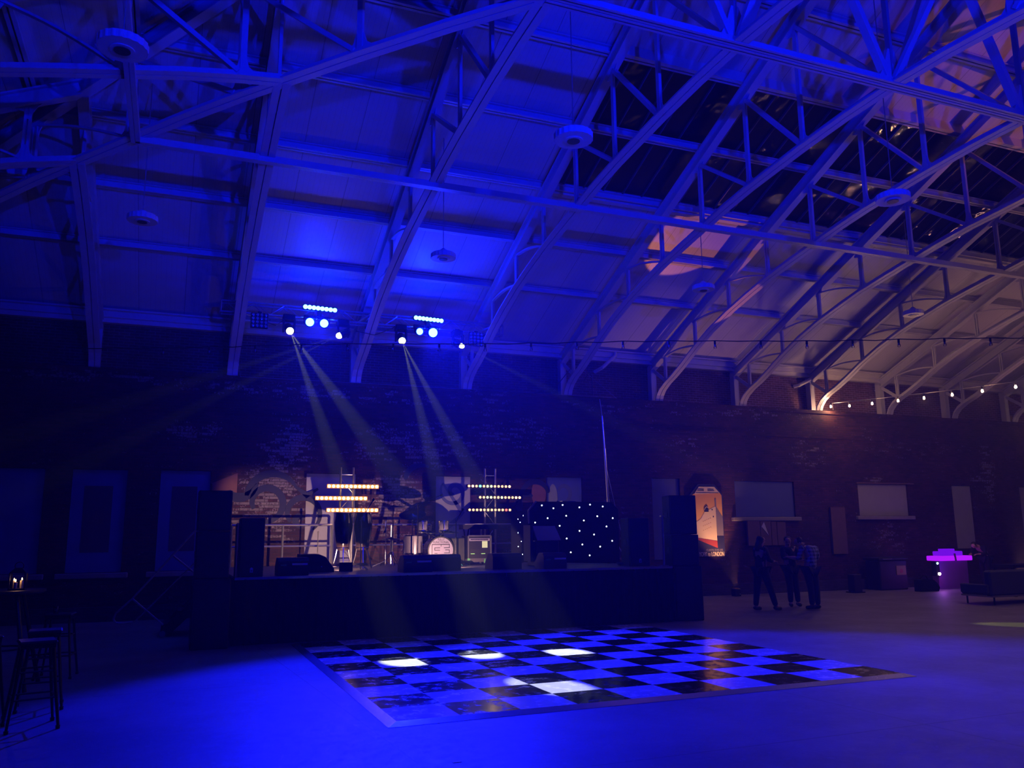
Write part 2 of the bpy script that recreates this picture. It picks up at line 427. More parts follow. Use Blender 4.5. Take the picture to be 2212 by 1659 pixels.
# projecting brick courses along the wall
for (z0, z1, pr) in ((ZL-.10, ZL-.005, .03), (4.42, 4.48, .02)):
    MB().box(XE, XR, YW-pr, YW+.02, z0, z1).build('string_course', 'brick_lower', wf)
mb = MB(); mb.box(XE-.5, XR+.5, 20.0, 20.25, ZL-.3, 7.1); struct(mb.build('wall_back', 'brick_upper'))
mb = MB()
mb.box(XE, XR, YW-.16, YW+.01, 0, .29); struct(mb.build('baseboard_far', 'brick_plinth'))
mb = MB(); mb.box(XE-.3, XE, -3, 20.2, 0, 6.5); struct(mb.build('wall_left', 'brick_lower'))
mb = MB(); mb.box(XE-.5, XR+.5, -3.1, -2.8, 0, 6.7); struct(mb.build('wall_near', 'brick_lower'))
mb = MB(); mb.prism([(-3, 0), (20.2, 0), (20.2, 6.8), (YR, 12), (-3, 6.8)], XR, XR+.3, 'yz'); struct(mb.build('wall_right', 'brick_lower'))
# boarded windows
bm = ['board_blue', 'board_blue', 'board_blue', 'board_white', 'board_white', 'board_blue', 'board_blue', 'board_blue', 'board_white', 'board_white', 'board_white', 'board_white']
for k, ((a, b, c, d), m) in enumerate(zip(openings, bm)):
    mb = MB(); mb.box(a+.01, b-.01, YW+.05, YW+.10, c+.01, d-.01)
    w = struct(mb.build('window_%d' % (k+1), m))
    if k in (1, 2):
        MB().box(a+.25, b-.27, YW+.045, YW+.05, c+.42, d-.35).build('painted_patch', 'board_rust', w)
    if k in (0, 1, 2, 7, 8):
        MB().rbox(a-.16, b+.13, YW-.10, YW+.06, c-.11, c, .015).build('window_sill', 'sill', w)
    if k == 8: MB().box(a-.05, b+.25, YW-.03, YW+.03, d+.0, d+.04).build('window_frame', 'plank', w)
# ------------------------------------------------------------------ roof trusses
LC = [(19.50, 5.285), (19.44, 5.42), (19.30, 5.56), (19.05, 5.70), (18.70, 5.84), (18.3, 6.03), (17.66, 6.37), (17.0, 6.67), (16.18, 6.97), (15.4, 7.19), (14.70, 7.37), (13.95, 7.52), (13.2, 7.66),
      (12.45, 7.80), (11.7, 7.91), (10.26, 8.06), (9.3, 8.13), (8.35, 8.16)]
def lz(u):
    for (a, za), (b, zb) in zip(LC, LC[1:]):
        if a >= u >= b: return za+(zb-za)*(a-u)/(a-b)
    return LC[-1][1]
def clip(pts, um):
    out = []
    for i, (u, z) in enumerate(pts):
        if u >= um-1e-6: out.append((u, z))
        else:
            a, za = pts[i-1]
            if a > um+1e-4: out.append((um, za+(z-za)*(a-um)/(a-u)))
            break
    return out
def ribbon(mb, pts, P, across, off, w, depth):
    n = len(pts); N = []
    for i in range(n):
        a = pts[max(i-1, 0)]; b = pts[min(i+1, n-1)]
        du, dz = b[0]-a[0], b[1]-a[1]; L = math.hypot(du, dz) or 1
        nu, nz = -dz/L, du/L
        if nz < 0 or (abs(nz) < 1e-6 and nu > 0): nu, nz = -nu, -nz
        N.append((nu, nz))
    V = []; ac = Vector(across)
    for (u, z), (nu, nz) in zip(pts, N):
        for sx, d in ((-1, 0), (1, 0), (1, 1), (-1, 1)):
            V.append(P(u+nu*depth*d, z+nz*depth*d)+ac*(off+sx*w/2))
    F = [(0, 1, 2, 3), tuple((n-1)*4+k for k in (3, 2, 1, 0))]
    for i in range(n-1):
        for k in range(4):
            k2 = (k+1) % 4; F.append((i*4+k, i*4+k2, i*4+4+k2, i*4+4+k))
    return mb.add(V, F)
def half_truss(root, P, across, um=YR, foot=True, sx=1.0, lim=None):
    """P maps (u, z) to world. um: where the half truss stops."""
    B = lambda n, mb: mb.build(n, 'steel_paint', root, world=False)
    ac = Vector(across)
    lc = clip(LC, um)
    mb = MB()
    for o in (-.062, .062): ribbon(mb, lc, P, across, o, .108, .03)
    for o in (-.016, .016): ribbon(mb, [(u, z+.028) for u, z in lc], P, across, o, .012, .10)
    B('lower_chord', mb)
    ra = [(19.95, zraf(19.95)), (um, zraf(um))]
    mb = MB(); ribbon(mb, ra, P, across, 0, .17, .03); ribbon(mb, [(u, z+.03) for u, z in ra], P, across, 0, .03, .22); ribbon(mb, [(u, z+.25) for u, z in ra], P, across, 0, .17, .03)
    B('rafter', mb)
    # wall post
    mb = MB(); q = [(19.84, 5.285), (19.84, 6.2)]
    for o in (-.07, .07): mb.bar(P(19.84, 5.285)+ac*o, P(19.84, 6.30)+ac*o, .02, .2, (P(1, 0)-P(0, 0)))
    mb.bar(P(19.76, 5.285), P(19.76, 6.30), .17, .025, (P(1, 0)-P(0, 0)))
    B('wall_post', mb)
    mb = MB(); mb.bar(P(19.78, 6.2), P(19.15, 5.78), .016, .10); B('foot_brace', mb)
    us = [u for u in nodes if u >= um-1e-3]
    def gusset(u, z, top, big=1):
        s = -1 if top else 1; r = .20*big; h = .26*big; sl = -SL if top else (lz(max(u-.3, um))-lz(min(u+.3, 19.4)))/(-.6)
        pts = []
        def zz(du): return z+sl*du
        pts = [(u-r*1.35, zz(-r*1.35)), (u+r*1.35, zz(r*1.35)), (u+r*.75, zz(r*.75)+s*h*.30), (u+r*.38, zz(0)+s*h*.62), (u+.045, zz(0)+s*h*1.15), (u-.045, zz(0)+s*h*1.15), (u-r*.38, zz(0)+s*h*.62), (u-r*.75, zz(-r*.75)+s*h*.30)]
        pts = [(max(a, um), b) for a, b in pts]
        V = [P(a, b)+ac*e for e in (-.008, .008) for a, b in pts]; n = len(pts)
        m = MB(); m.add(V, [tuple(range(n)), tuple(reversed(range(n, 2*n)))]+[(i, (i+1) % n, (i+1) % n+n, i+n) for i in range(n)])
        B('gusset_plate', m)
    for i, u in enumerate(us):
        if u < um+.05 and um > YR+.1: continue
        zb, zt = lz(u)+.04, zraf(u)+.02
        mb = MB()
        if u < 13: mb.bar(P(u, zb), P(u, zt), .085, .05, ac)
        else:
            for o in (-.032, .032): mb.bar(P(u, zb)+ac*0+(P(u+o, zb)-P(u, zb)), P(u+o, zt), .04, .05, ac)
        B('web_post', mb)
        gusset(u, zb, False, 1.0 if u < 15 else .55)
        if i: gusset(u, zt, True, .8 if u < 15 else .5)
    for a, b in zip(us, us[1:]):
        if b < um+.05 and um > YR+.1 and b < um-.2: continue
        pa, pb = P(a-.05, zraf(a)+.01), P(b+.06, lz(b)+.10)
        mb = MB()
        if a > 14:   # curved light braces in the low panels
            q = []
            for t in [k/8 for k in range(9)]:
                v = pa.lerp(pb, t); v.z += .06*math.sin(PI*t)*(1 if a < 17 else 1); q.append(v)
            for p0, p1 in zip(q, q[1:]): mb.bar(p0, p1, .07, .035)
        else: mb.bar(pa, pb, .09, .07)
        B('web_brace', mb)
def full_truss(name, label):
    root = thing(name, label, 'roof truss', (0, 0, 0), 'white lattice roof trusses')
    half_truss(root, lambda u, z: Vector((0, u, z)), (1, 0, 0))
    half_truss(root, lambda u, z: Vector((0, 2*YR-u, z)), (1, 0, 0))
    return root
# labels of the full trusses, left to right by what their feet stand beside
TL = {3: 'white lattice roof truss with its foot on the ledge between the two lit lamp clusters',
      4: 'white lattice roof truss with its foot just left below the right unlit lamp matrix',
      5: 'white roof truss with its foot above the starry booth, skylight starting just right',
      6: 'white lattice roof truss with foot on the ledge right of the tall mast',
      7: 'white lattice roof truss with foot on the ledge above the dark blue wide board',
      8: 'white lattice roof truss with warm lit foot beside the drainpipe bend',
      9: 'white lattice roof truss with foot between the third and fourth glowing bulbs',
      10: 'white lattice roof truss with foot behind the sixth glowing bulb',
      11: 'white lattice roof truss with foot at the right edge of the picture'}
t0 = full_truss('roof_truss', TL[3]); t0.location = (xt(3), 0, 0)
for i in range(4, 14):
    dup(t0, (xt(i), 0, 0), 0, TL.get(i, 'white lattice roof truss high at the right edge, its foot out of view'))
# jack trusses of the hip end
JL = {0: 'white jack truss left of the leftmost wall foot, outside most of the view', 1: 'white jack truss whose foot stands leftmost on the wall ledge', 2: 'white jack truss rising left of the lit lamp clusters, foot second from left'}
for i in (0, 1, 2):
    x = xt(i); r = thing('jack_truss', JL[i], 'roof truss', (x, 0, 0), 'white jack trusses of the hipped end')
    half_truss(r, lambda u, z: Vector((0, u, z)), (1, 0, 0), um=YR+(XH-x))
KL = {11.162: 'white lattice jack truss crossing the upper left corner towards the end wall', 13.974: 'white lattice jack truss at left edge below the large round lamp', 8.35: 'white jack truss on the centre line of the hipped end, overhead'}
for yy, lb in KL.items():
    r = thing('jack_truss', lb, 'roof truss', (0, yy, 0), 'white jack trusses of the hipped end')
    half_truss(r, lambda u, z: Vector((XH-(u-YR), 0, z)), (0, 1, 0), um=yy)
r = thing('hip_truss', 'white diagonal hip truss running across the upper left under the roof corner', 'roof truss')
half_truss(r, lambda u, z: Vector((XH-(u-YR), u, z)), (.7071, .7071, 0))
r = thing('hip_truss', 'white diagonal hip truss on the near side behind the camera', 'roof truss')
half_truss(r, lambda u, z: Vector((XH-(u-YR), 2*YR-u, z)), (.7071, -.7071, 0))
# ridge girder
r = thing('ridge_girder', 'white lattice girder running lengthwise under the ridge at upper right', 'roof girder', (XH, YR, 0))
mb = MB()
for o in (-.06, .06): mb.box(XH, XR, YR+o-.05, YR+o+.05, 8.15, 8.18)
mb.box(XH, XR, YR-.065, YR-.05, 8.15, 8.27); mb.box(XH, XR, YR+.05, YR+.065, 8.15, 8.27); mb.build('lower_chord', 'steel_paint', r)
for i in range(3, 13):
    a = xt(i); b = xt(i+1); m_ = (a+b)/2
    MB().bar((a+.08, YR, 8.22), (m_, YR, zraf(YR)+.05), .12, .09).build('web_brace', 'steel_paint', r)
    MB().bar((b-.08, YR, 8.22), (m_, YR, zraf(YR)+.05), .12, .09).build('web_brace', 'steel_paint', r)
    MB().prism([(a-.3, 8.2), (a+.3, 8.2), (a+.16, 8.45), (a+.06, 8.75), (a-.06, 8.75), (a-.16, 8.45)], YR-.03, YR+.03).build('gusset_plate', 'steel_paint', r)
# longitudinal struts at the arch haunch
def strut(lb, p, q, ac):
    r = thing('longitudinal_strut', lb, 'roof strut', p, 'white struts tying the trusses together')
    ac = Vector(ac); mb = MB(); p, q = Vector(p), Vector(q)
    for s_ in (-1, 1): mb.bar(p+ac*.034*s_, q+ac*.034*s_, .062, .02)
    for s_ in (-1, 1): mb.bar(p+ac*.060*s_+Vector((0, 0, .05)), q+ac*.060*s_+Vector((0, 0, .05)), .015, .10)
    mb.build('strut_flange', 'steel_paint', r)
    MB().bar(p+Vector((0, 0, .02)), q+Vector((0, 0, .02)), .012, .03).build('strut_web', 'steel_paint', r)
ST = 13.10; XS = XH-(ST-YR)
strut('long white strut crossing the whole roof below the skylight, tying the trusses', (XS, ST, 7.62), (XR, ST, 7.62), (0, 1, 0))
strut('long white strut on the near side of the roof above the camera', (XS, 2*YR-ST, 7.62), (XR, 2*YR-ST, 7.62), (0, 1, 0))
strut('white strut running from the upper left corner towards the viewer', (XS, 2*YR-ST, 7.62), (XS, ST, 7.62), (1, 0, 0))
# bracket, drainpipe
t = thing('drainpipe', 'bent white drainpipe running off the warm lit truss post below the eaves', 'pipe', (17.97, 19.75, 6.6))
MB().tube([(18.12, 19.66, 6.66), (18.12, 19.66, 6.50), (18.06, 19.66, 6.38), (17.80, 19.70, 6.22), (17.52, 19.78, 6.08), (17.46, 19.95, 6.06)], .055, 10).build('pipe', 'fascia', t, True)
MB().tube([(18.12, 19.66, 6.52), (18.12, 19.66, 6.57)], .066, 10).build('collar', 'fascia', t, True)
t = thing('drainpipe', 'bent pipe below the eaves between two truss feet above the mast', 'pipe', (10.9, 19.75, 6.5))
MB().tube([(11.10, 19.68, 6.60), (11.10, 19.68, 6.50), (10.98, 19.68, 6.40), (10.72, 19.72, 6.16), (10.62, 20.01, 6.08)], .05, 10).build('pipe', 'fascia', t, True)
# ------------------------------------------------------------------ hanging round lamps
def pend(x, y, z, lb, R=.40):
    r = thing('round_lamp', lb, 'lamp', (x, y, z), 'round lamps hung from the roof')
    m = MB()
    m.lathe([(R*.98, 0), (R, .02), (R, .075), (R*.93, .10), (R*.5, .13), (R*.48, .09)], (x, y, z), n=36); m.build('lamp_shade', 'disc_white', r, True)
    m = MB(); m.lathe([(R*.50, -.012), (R*.50, .01), (R*.34, .01), (R*.34, -.012)], (x, y, z), n=30, ring=True); m.build('inner_ring', 'disc_white', r, True)
    m = MB(); m.lathe([(.01, -.02), (R*.34, -.02), (R*.34, .03), (.01, .03)], (x, y, z), n=26); m.build('lamp_core', 'disc_core', r, True)
    m = MB(); N = 120; V = []
    for k in range(N):
        t = 2*PI*k/N; rr = R*(1.012+.028*max(0, math.cos(20*t))**.5 if math.cos(20*t) > 0 else 1.012)
        for (q, hh) in ((rr, .0), (rr, .085), (R*.985, .085), (R*.985, .0)): V.append((x+q*math.cos(t), y+q*math.sin(t), z+hh))
    m.add(V, [(k*4+j, k*4+(j+1) % 4, ((k+1) % N)*4+(j+1) % 4, ((k+1) % N)*4+j) for k in range(N) for j in range(4)])
    m.build('scalloped_rim', 'disc_white', r)
    zt = zdeck(y)-.02
    MB().tube([(x, y, z+.1), (x, y, zt)], .008, 5).build('hanging_wire', 'alu', r)
    MB().lathe([(.06, .12), (.06, .17), (.02, .2)], (x, y, z), n=14).build('driver_box', 'disc_white', r, True)
ZP = 6.7
pend(-.71, 14.0, ZP, 'round hanging lamp in the left bay above the brick wall', .225)
pend(4.38, 14.06, ZP, 'round hanging lamp above the right lit lamp cluster', .225)
pend(10.1, 14.07, ZP, 'round hanging lamp below the amber lit roof patch', .225)
pend(16.0, 14.06, ZP, 'smallest round hanging lamp, far right below the bare roof boards', .225)
pend(-.76, 8.85, ZP, 'largest round hanging lamp at upper left, nearest the camera', .245)
pend(4.55, 8.98, ZP, 'round hanging lamp just left of the dark skylight', .245)
pend(10.05, 9.0, ZP, 'round hanging lamp in front of the dark skylight', .245)

# ------------------------------------------------------------------ stage
SX0, SX1, SY0, SY1, SZ = 1.0, 9.07, 14.15, 19.2, 1.04
st = thing('stage', 'long low stage with black skirt along its front in front of the brick wall', 'stage', (SX0, SY0, 0))
MB().box(SX0, SX1, SY0, SY1, SZ-.10, SZ).build('stage_deck', 'stage_ply', st)
mb = MB(); n = 260; V = []
for i in range(n+1):
    x = SX0+(SX1-SX0)*i/n; y = SY0-.02-.012*math.sin(i*1.55)-.01*math.sin(i*.37)
    V += [(x, y, .01), (x, y, SZ-.03), (x, y+.01, SZ-.03), (x, y+.01, .01)]
F = []
for i in range(n):
    for k in range(4):
        k2 = (k+1) % 4; F.append((i*4+k, i*4+k2, i*4+4+k2, i*4+4+k))
mb.add(V, F); mb.build('skirt', 'skirt', st)
mb = MB(); mb.box(SX0-.02, SX0, SY0-.03, SY1, .01, SZ-.03); mb.build('skirt', 'skirt', st)
mb = MB(); mb.box(SX1, SX1+.02, SY0-.03, SY1, .01, SZ-.03); mb.build('skirt', 'skirt', st)
MB().box(SX0-.01, SX1+.01, SY0-.035, SY0, SZ-.035, SZ+.004).build('edge_rail', 'alu', st)
for x in (1.1, 3.0, 5.0, 7.0, 8.95):
    for y in (14.3, 16.6, 19.05): MB().tube([(x, y, 0), (x, y, SZ-.1)], .03, 8).build('leg', 'alu', st)
# stage guard rails at the back
def rail(x0, x1, y, lb):
    r = thing('guard_rail', lb, 'railing', (x0, y, SZ), 'guard rails at the back of the stage')
    MB().tube([(x0, y, SZ+.88), (x1, y, SZ+.88)], .024, 8).build('top_rail', 'alu', r, True)
    MB().tube([(x0, y, SZ+.43), (x1, y, SZ+.43)], .02, 8).build('middle_rail', 'alu', r, True)
    for x in (x0, (x0+x1)/2, x1):
        MB().tube([(x, y, SZ), (x, y, SZ+.88)], .024, 8).build('post', 'alu', r, True)
        MB().box(x-.05, x+.05, y-.05, y+.05, SZ, SZ+.012).build('foot_plate', 'alu', r)
rail(1.2, 3.3, 18.7, 'metal guard rail at the stage back left of the conga drums')
rail(3.75, 5.6, 18.85, 'metal guard rail at the stage back behind the drum kit')
rail(5.9, 7.8, 18.85, 'metal guard rail at the stage back behind the keyboard')
rail(8.1, 8.95, 18.7, 'metal guard rail at the stage back right of the starry booth')
r = thing('corner_post', 'upright metal post on the front right corner of the stage', 'post', (8.95, 14.25, SZ))
MB().tube([(8.98, 14.25, SZ), (8.98, 14.25, SZ+.96)], .022, 8).build('post', 'alu', r, True)
MB().box(8.86, 9.05, 14.18, 14.32, SZ, SZ+.02).build('foot_plate', 'alu', r)
MB().box(8.93, 9.02, 14.22, 14.28, SZ+.95, SZ+.98).build('post_cap', 'alu', r)

# ------------------------------------------------------------------ loudspeakers
def cab(name, lb, cx, cy, z0, w, d, h, rz, cat='loudspeaker', group='stacked black loudspeakers beside the stage', logo=True, base=None):
    r = thing(name, lb, cat, (cx, cy, z0), group)
    m = MB(); m.rbox(-w/2, w/2, -d/2+.02, d/2, .0, h-.004, .012)
    m.build('cabinet', 'black_cab', r, world=False)
    g = MB(); g.box(-w/2+.02, w/2-.02, -d/2, -d/2+.02, .025, h-.03); g.build('grille', 'black_grille', r, world=False)
    for s_ in (-1, 1):
        MB().box(s_*w/2-.008, s_*w/2+.008, -.09, .09, h*.5-.05, h*.5+.05).build('side_handle', 'black_metal', r, world=False)
    r.rotation_euler = (0, 0, rz)
    return r
cab('subwoofer', 'black bass cabinet at the bottom of the left speaker stack', .645, 14.20, 0, .55, .70, 1.045, 0)
cab('loudspeaker', 'black middle cabinet of the left speaker stack', .635, 14.18, 1.046, .50, .60, .727, 0)
cab('loudspeaker', 'black topmost cabinet of the left speaker stack', .635, 14.18, 1.774, .50, .60, .628, 0)
RZ = math.radians(-14)
cab('subwoofer', 'black bass cabinet at the bottom of the right speaker stack', 9.51, 14.36, 0, .56, .50, 1.045, RZ)
cab('loudspeaker', 'black middle cabinet of the right speaker stack', 9.47, 14.36, 1.046, .55, .48, .60, RZ)
cab('loudspeaker', 'black topmost cabinet of the right speaker stack', 9.45, 14.36, 1.647, .55, .48, .77, RZ)
def column(x0, x1, y, z0, z1, lb, rz=0):
    w = x1-x0; h = z1-z0; cx = (x0+x1)/2
    r = cab('side_fill_speaker', lb, cx, y, z0, w, .45, h, rz, group='side fill speakers on the stage')
    # small rounded white emblem low on the grille
    m = MB(); m.prism([(-.022, .07), (.026, .07), (.026, .13), (.012, .15), (-.01, .145), (-.022, .125)], -.232, -.226); m.build('maker_emblem', 'tape', r, world=False)
    m = MB(); m.prism([(-.008, .085), (.014, .085), (.014, .11), (-.008, .11)], -.234, -.231); m.build('maker_emblem', 'black_cab', r, world=False)
    return r
column(1.06, 1.44, 14.52, SZ, 1.985, 'tall black side fill speaker on the left end of the stage')
column(8.42, 8.86, 14.75, SZ, 1.985, 'tall black side fill speaker on the right end of the stage', math.radians(-8))
t = thing('flight_case_panel', 'thin metal edged board standing left of the left side fill speaker', 'panel', (1.0, 14.4, SZ))
MB().tube([(1.012, 14.32, SZ), (1.012, 14.32, SZ+.86)], .014, 6).build('edge_profile', 'alu', t)
MB().box(1.012, 1.03, 14.32, 14.75, SZ, SZ+.85).build('panel', 'black_cab', t)
# floor monitors
def monitor(x0, x1, y, lb, tape=False, h=.285, d=.42, rz=0):
    w = x1-x0; cx = (x0+x1)/2
    r = thing('floor_monitor', lb, 'stage monitor', (cx, y, SZ), 'black stage monitors along the stage front')
    P = [(-.0, 0), (d, 0), (d, .12), (d-.17, h), (.05, h), (0, h-.05)]
    # wedge seen from behind : prism along x
    m = MB(); m.prism([(a, b) for a, b in P], -w/2, w/2, 'yz'); m.build('cabinet', 'black_cab', r, world=False)
    m = MB(); m.box(-w/2+.015, w/2-.015, -.006, 0, .012, h-.10); m.build('back_panel', 'black_grille', r, world=False)
    m = MB(); m.box(-w/2+.01, w/2-.01, .05, d-.17, h, h+.006); m.build('top_face', 'stage_ply', r, world=False)
    if tape:
        m = MB(); m.box(-.02, .23*w/.5, -.010, -.006, h-.115, h-.085); m.build('tape_strip', 'tape', r, world=False)['label'] = 'pale tape strip'
        m = MB(); m.box(-w/2+.045, -w/2+.14, -.010, -.006, h-.125, h-.10); m.build('tape_strip', 'tape_green', r, world=False)['label'] = 'greenish tape strip'
    r.rotation_euler = (0, 0, rz); return r
monitor(1.67, 2.17, 14.35, 'black stage monitor with tape strip, leftmost on the stage front', True)
monitor(3.80, 4.32, 14.40, 'black stage monitor with tape strip in front of the drum kit', True)
monitor(4.40, 4.95, 14.70, 'plain black stage monitor directly right of the one before the drum kit')
monitor(5.58, 6.16, 14.72, 'plain black stage monitor right of the amplifier rack')
monitor(6.45, 6.92, 14.35, 'black stage monitor with tape strip below the tilted desk lid', True)
t = thing('bass_wedge', 'black rounded speaker wedge on stage right of the leftmost monitor', 'stage monitor', (2.5, 15.5, SZ))
MB().prism([(2.18, SZ), (2.78, SZ), (2.78, SZ+.06), (2.62, SZ+.27), (2.50, SZ+.32), (2.18, SZ+.32)], 15.4, 15.85).build('cabinet', 'black_cab', t)
MB().box(2.2, 2.6, 15.385, 15.4, SZ+.02, SZ+.2).build('grille', 'black_grille', t)
MB().lathe([(.012, 0), (.012, .01)], (2.55, 15.38, SZ+.1), (0, 1, 0), 8).build('badge', 'alu', t)

# ------------------------------------------------------------------ ladder trusses with LED battens on stage
def ladder(x0, x1, y, z1, lb):
    r = thing('truss_tower', lb, 'light stand', ((x0+x1)/2, y, SZ), 'upright metal truss ladders on stage')
    for x in (x0, x1): MB().tube([(x, y, SZ+.03), (x, y, z1)], .024, 8).build('upright', 'alu', r, True)
    m = MB(); z = SZ+.12; k = 0
    while z+.36 < z1-.05:
        a, b = (x0, x1) if k % 2 else (x1, x0)
        MB().tube([(a, y, z), (b, y, z+.33)], .009, 6).build('lattice', 'alu', r, True)
        z += .36; k += 1
    MB().tube([(x0, y, z1-.16), (x1, y, z1-.16)], .012, 6).build('rung', 'alu', r, True)
    MB().tube([(x0, y, SZ+.12), (x1, y, SZ+.12)], .012, 6).build('rung', 'alu', r, True)
    MB().box(x0-.22, x1+.22, y-.25, y+.25, SZ, SZ+.03).build('base_plate', 'alu', r)
    MB().lathe([(.034, 0), (.034, .05)], (x0, y, z1-.19), n=8).build('clamp', 'alu', r)
ladder(3.41, 3.69, 18.42, 3.17, 'metal truss ladder carrying the orange light bars, left')
ladder(6.79, 7.05, 18.42, 3.21, 'metal truss ladder carrying the multicoloured light bars, right')
def batten(x0, x1, y, z, lb, mats, grp):
    warm = 'led_glow' if x0 < 5 else 'led_glow_dim'
    r = thing('led_batten', lb, 'light bar', ((x0+x1)/2, y, z), grp)
    MB().box(x0-.05, x1+.05, y, y+.07, z-.038, z+.038).build('housing', 'black_metal', r)
    MB().box((x0+x1)/2-.03, (x0+x1)/2+.03, y+.06, y+.09, z-.06, z+.06).build('clamp', 'black_metal', r)
    MB().box(x0-.045, x1+.045, y-.004, y, z-(.043 if x0 < 5 else .03), z+(.043 if x0 < 5 else .03)).build('glow_strip', warm, r)  # emissive strip added to give the glow around the lenses
    for k in range(12):
        x = x0+(x1-x0)*k/11
        k1 = 1 if x0 < 5 else .8
        MB().lathe([(.001, -.030), (.024*k1, -.026), (.036*k1, -.010), (.038*k1, 0)], (x, y, z), (0, 1, 0), 12).build('led_lens', mats[k % len(mats)], r, True)
A = ['led_lens_amber']
YB = 18.30
batten(3.145, 4.19, YB, 2.745, 'top orange light bar of the left truss ladder', A, 'orange light bars on the left ladder')
batten(2.90, 3.94, YB, 2.485, 'middle orange light bar of the left truss ladder, shifted left', A, 'orange light bars on the left ladder')
batten(3.145, 4.19, YB, 2.23, 'lowest orange light bar of the left truss ladder, above the congas', A, 'orange light bars on the left ladder')
mx = 'led_lens_mix'
batten(6.355, 7.365, YB, 2.79, 'top light bar of the right truss ladder with one green lamp', [mx, 'led_lens_amber', mx, 'led_lens_green', mx, 'led_lens_lime', 'led_lens_lime', mx, mx, mx, mx, 'led_lens_amber'], 'multicoloured light bars on the right ladder')
batten(6.63, 7.62, YB, 2.533, 'middle light bar of the right truss ladder, shifted right', [mx, mx, 'led_lens_lime', 'led_lens_lime', mx, mx, 'led_lens_lime', mx, mx, mx, 'led_lens_amber', 'led_lens_amber'], 'multicoloured light bars on the right ladder')
batten(6.37, 7.37, YB, 2.243, 'lowest light bar of the right truss ladder with a red lamp', [mx, mx, mx, mx, mx, mx, mx, mx, mx, mx, 'led_lens_red', mx], 'multicoloured light bars on the right ladder')

# ------------------------------------------------------------------ congas
def conga(x, y, lb):
    r = thing('conga', lb, 'drum', (x, y, SZ), 'pair of dark conga drums')
    z = 1.40; M = MB()
    M.lathe([(.10, 0), (.115, .02), (.15, .22), (.175, .40), (.18, .48), (.165, .60), (.145, .70), (.143, .72)], (x, y, z), n=24); M.build('shell', 'conga_shell', r, True)
    MB().lathe([(.001, 0), (.15, 0), (.155, -.01)], (x, y, z+.725), n=24).build('drum_head', 'drum_head', r, True)
    MB().lathe([(.152, -.03), (.16, -.03), (.16, .005), (.152, .005)], (x, y, z+.72), n=24, ring=True).build('rim', 'chrome', r, True)
    for k in range(5):
        a = 2*PI*k/5-1.2
        MB().tube([(x+.158*math.cos(a), y+.158*math.sin(a), z+.71), (x+.19*math.cos(a), y+.19*math.sin(a), z+.52)], .006, 5).build('tension_rod', 'chrome', r)
    for k in range(3):
        a = 2*PI*k/3+.4
        MB().tube([(x+.12*math.cos(a), y+.12*math.sin(a), z+.06), (x+.15*math.cos(a), y+.15*math.sin(a), z-.1), (x+.22*math.cos(a), y+.22*math.sin(a), SZ+.01)], .011, 6).build('stand_leg', 'chrome', r, True)
    MB().tube([(x+.12*math.cos(t), y+.12*math.sin(t), z+.05) for t in [2*PI*k/16 for k in range(16)]], .01, 6, True).build('stand_ring', 'chrome', r)
conga(3.135, 16.5, 'left dark conga drum under the orange light bars')
conga(3.52, 16.5, 'right dark conga drum under the orange light bars')

# ------------------------------------------------------------------ drum kit
K = thing('drum_kit', 'silver drum kit with lettered bass drum head in the middle of the stage', 'drum kit', (5.3, 17.3, SZ))
bc = Vector((5.33, 17.15, SZ+.32)); ax = (0, 1, 0)
bd = MB().lathe([(.27, 0), (.275, .0), (.275, .42), (.27, .42)], bc, ax, 32).build('bass_drum', 'drum_shell', K, True)
MB().lathe([(.001, -.006), (.265, -.006), (.265, 0)], bc, ax, 32).build('bass_head', 'drum_head', bd, True)
MB().lathe([(.266, -.02), (.292, -.02), (.292, .02), (.266, .02)], bc, ax, 32, True).build('bass_hoop', 'black_metal', bd, True)
for k in range(8):
    a = 2*PI*k/8+.3
    MB().box(-.01, .01, -.01, .06, -.01, .01).xf(Matrix.Translation(bc+Vector((.285*math.cos(a), .05, .285*math.sin(a))))).build('lug', 'chrome', bd)
text('FULLY', 'head_lettering', 'black_metal', bd, (bc.x, bc.y-.012, bc.z+.205), .062, .86)
text('FUNCTIONAL', 'head_lettering', 'black_metal', bd, (bc.x, bc.y-.012, bc.z+.148), .062, .90)
m = MB(); hs = .50/1090          # angular emblem below the lettering
def eb(xa, xb, ya, yb): m.box(bc.x+(xa-925)*hs, bc.x+(xb-925)*hs, bc.y-.016, bc.y-.010, bc.z+(875-yb)*hs, bc.z+(875-ya)*hs)
for q in ((480, 1335, 596, 626), (480, 505, 596, 1130), (1310, 1335, 596, 775), (1060, 1335, 748, 775), (605, 870, 748, 775), (605, 632, 748, 880), (605, 870, 855, 880),
          (1120, 1335, 848, 872), (1310, 1335, 848, 1010), (1070, 1335, 986, 1010), (605, 745, 996, 1020), (905, 930, 620, 700)): eb(*q)
m.build('head_emblem', 'black_metal', bd)
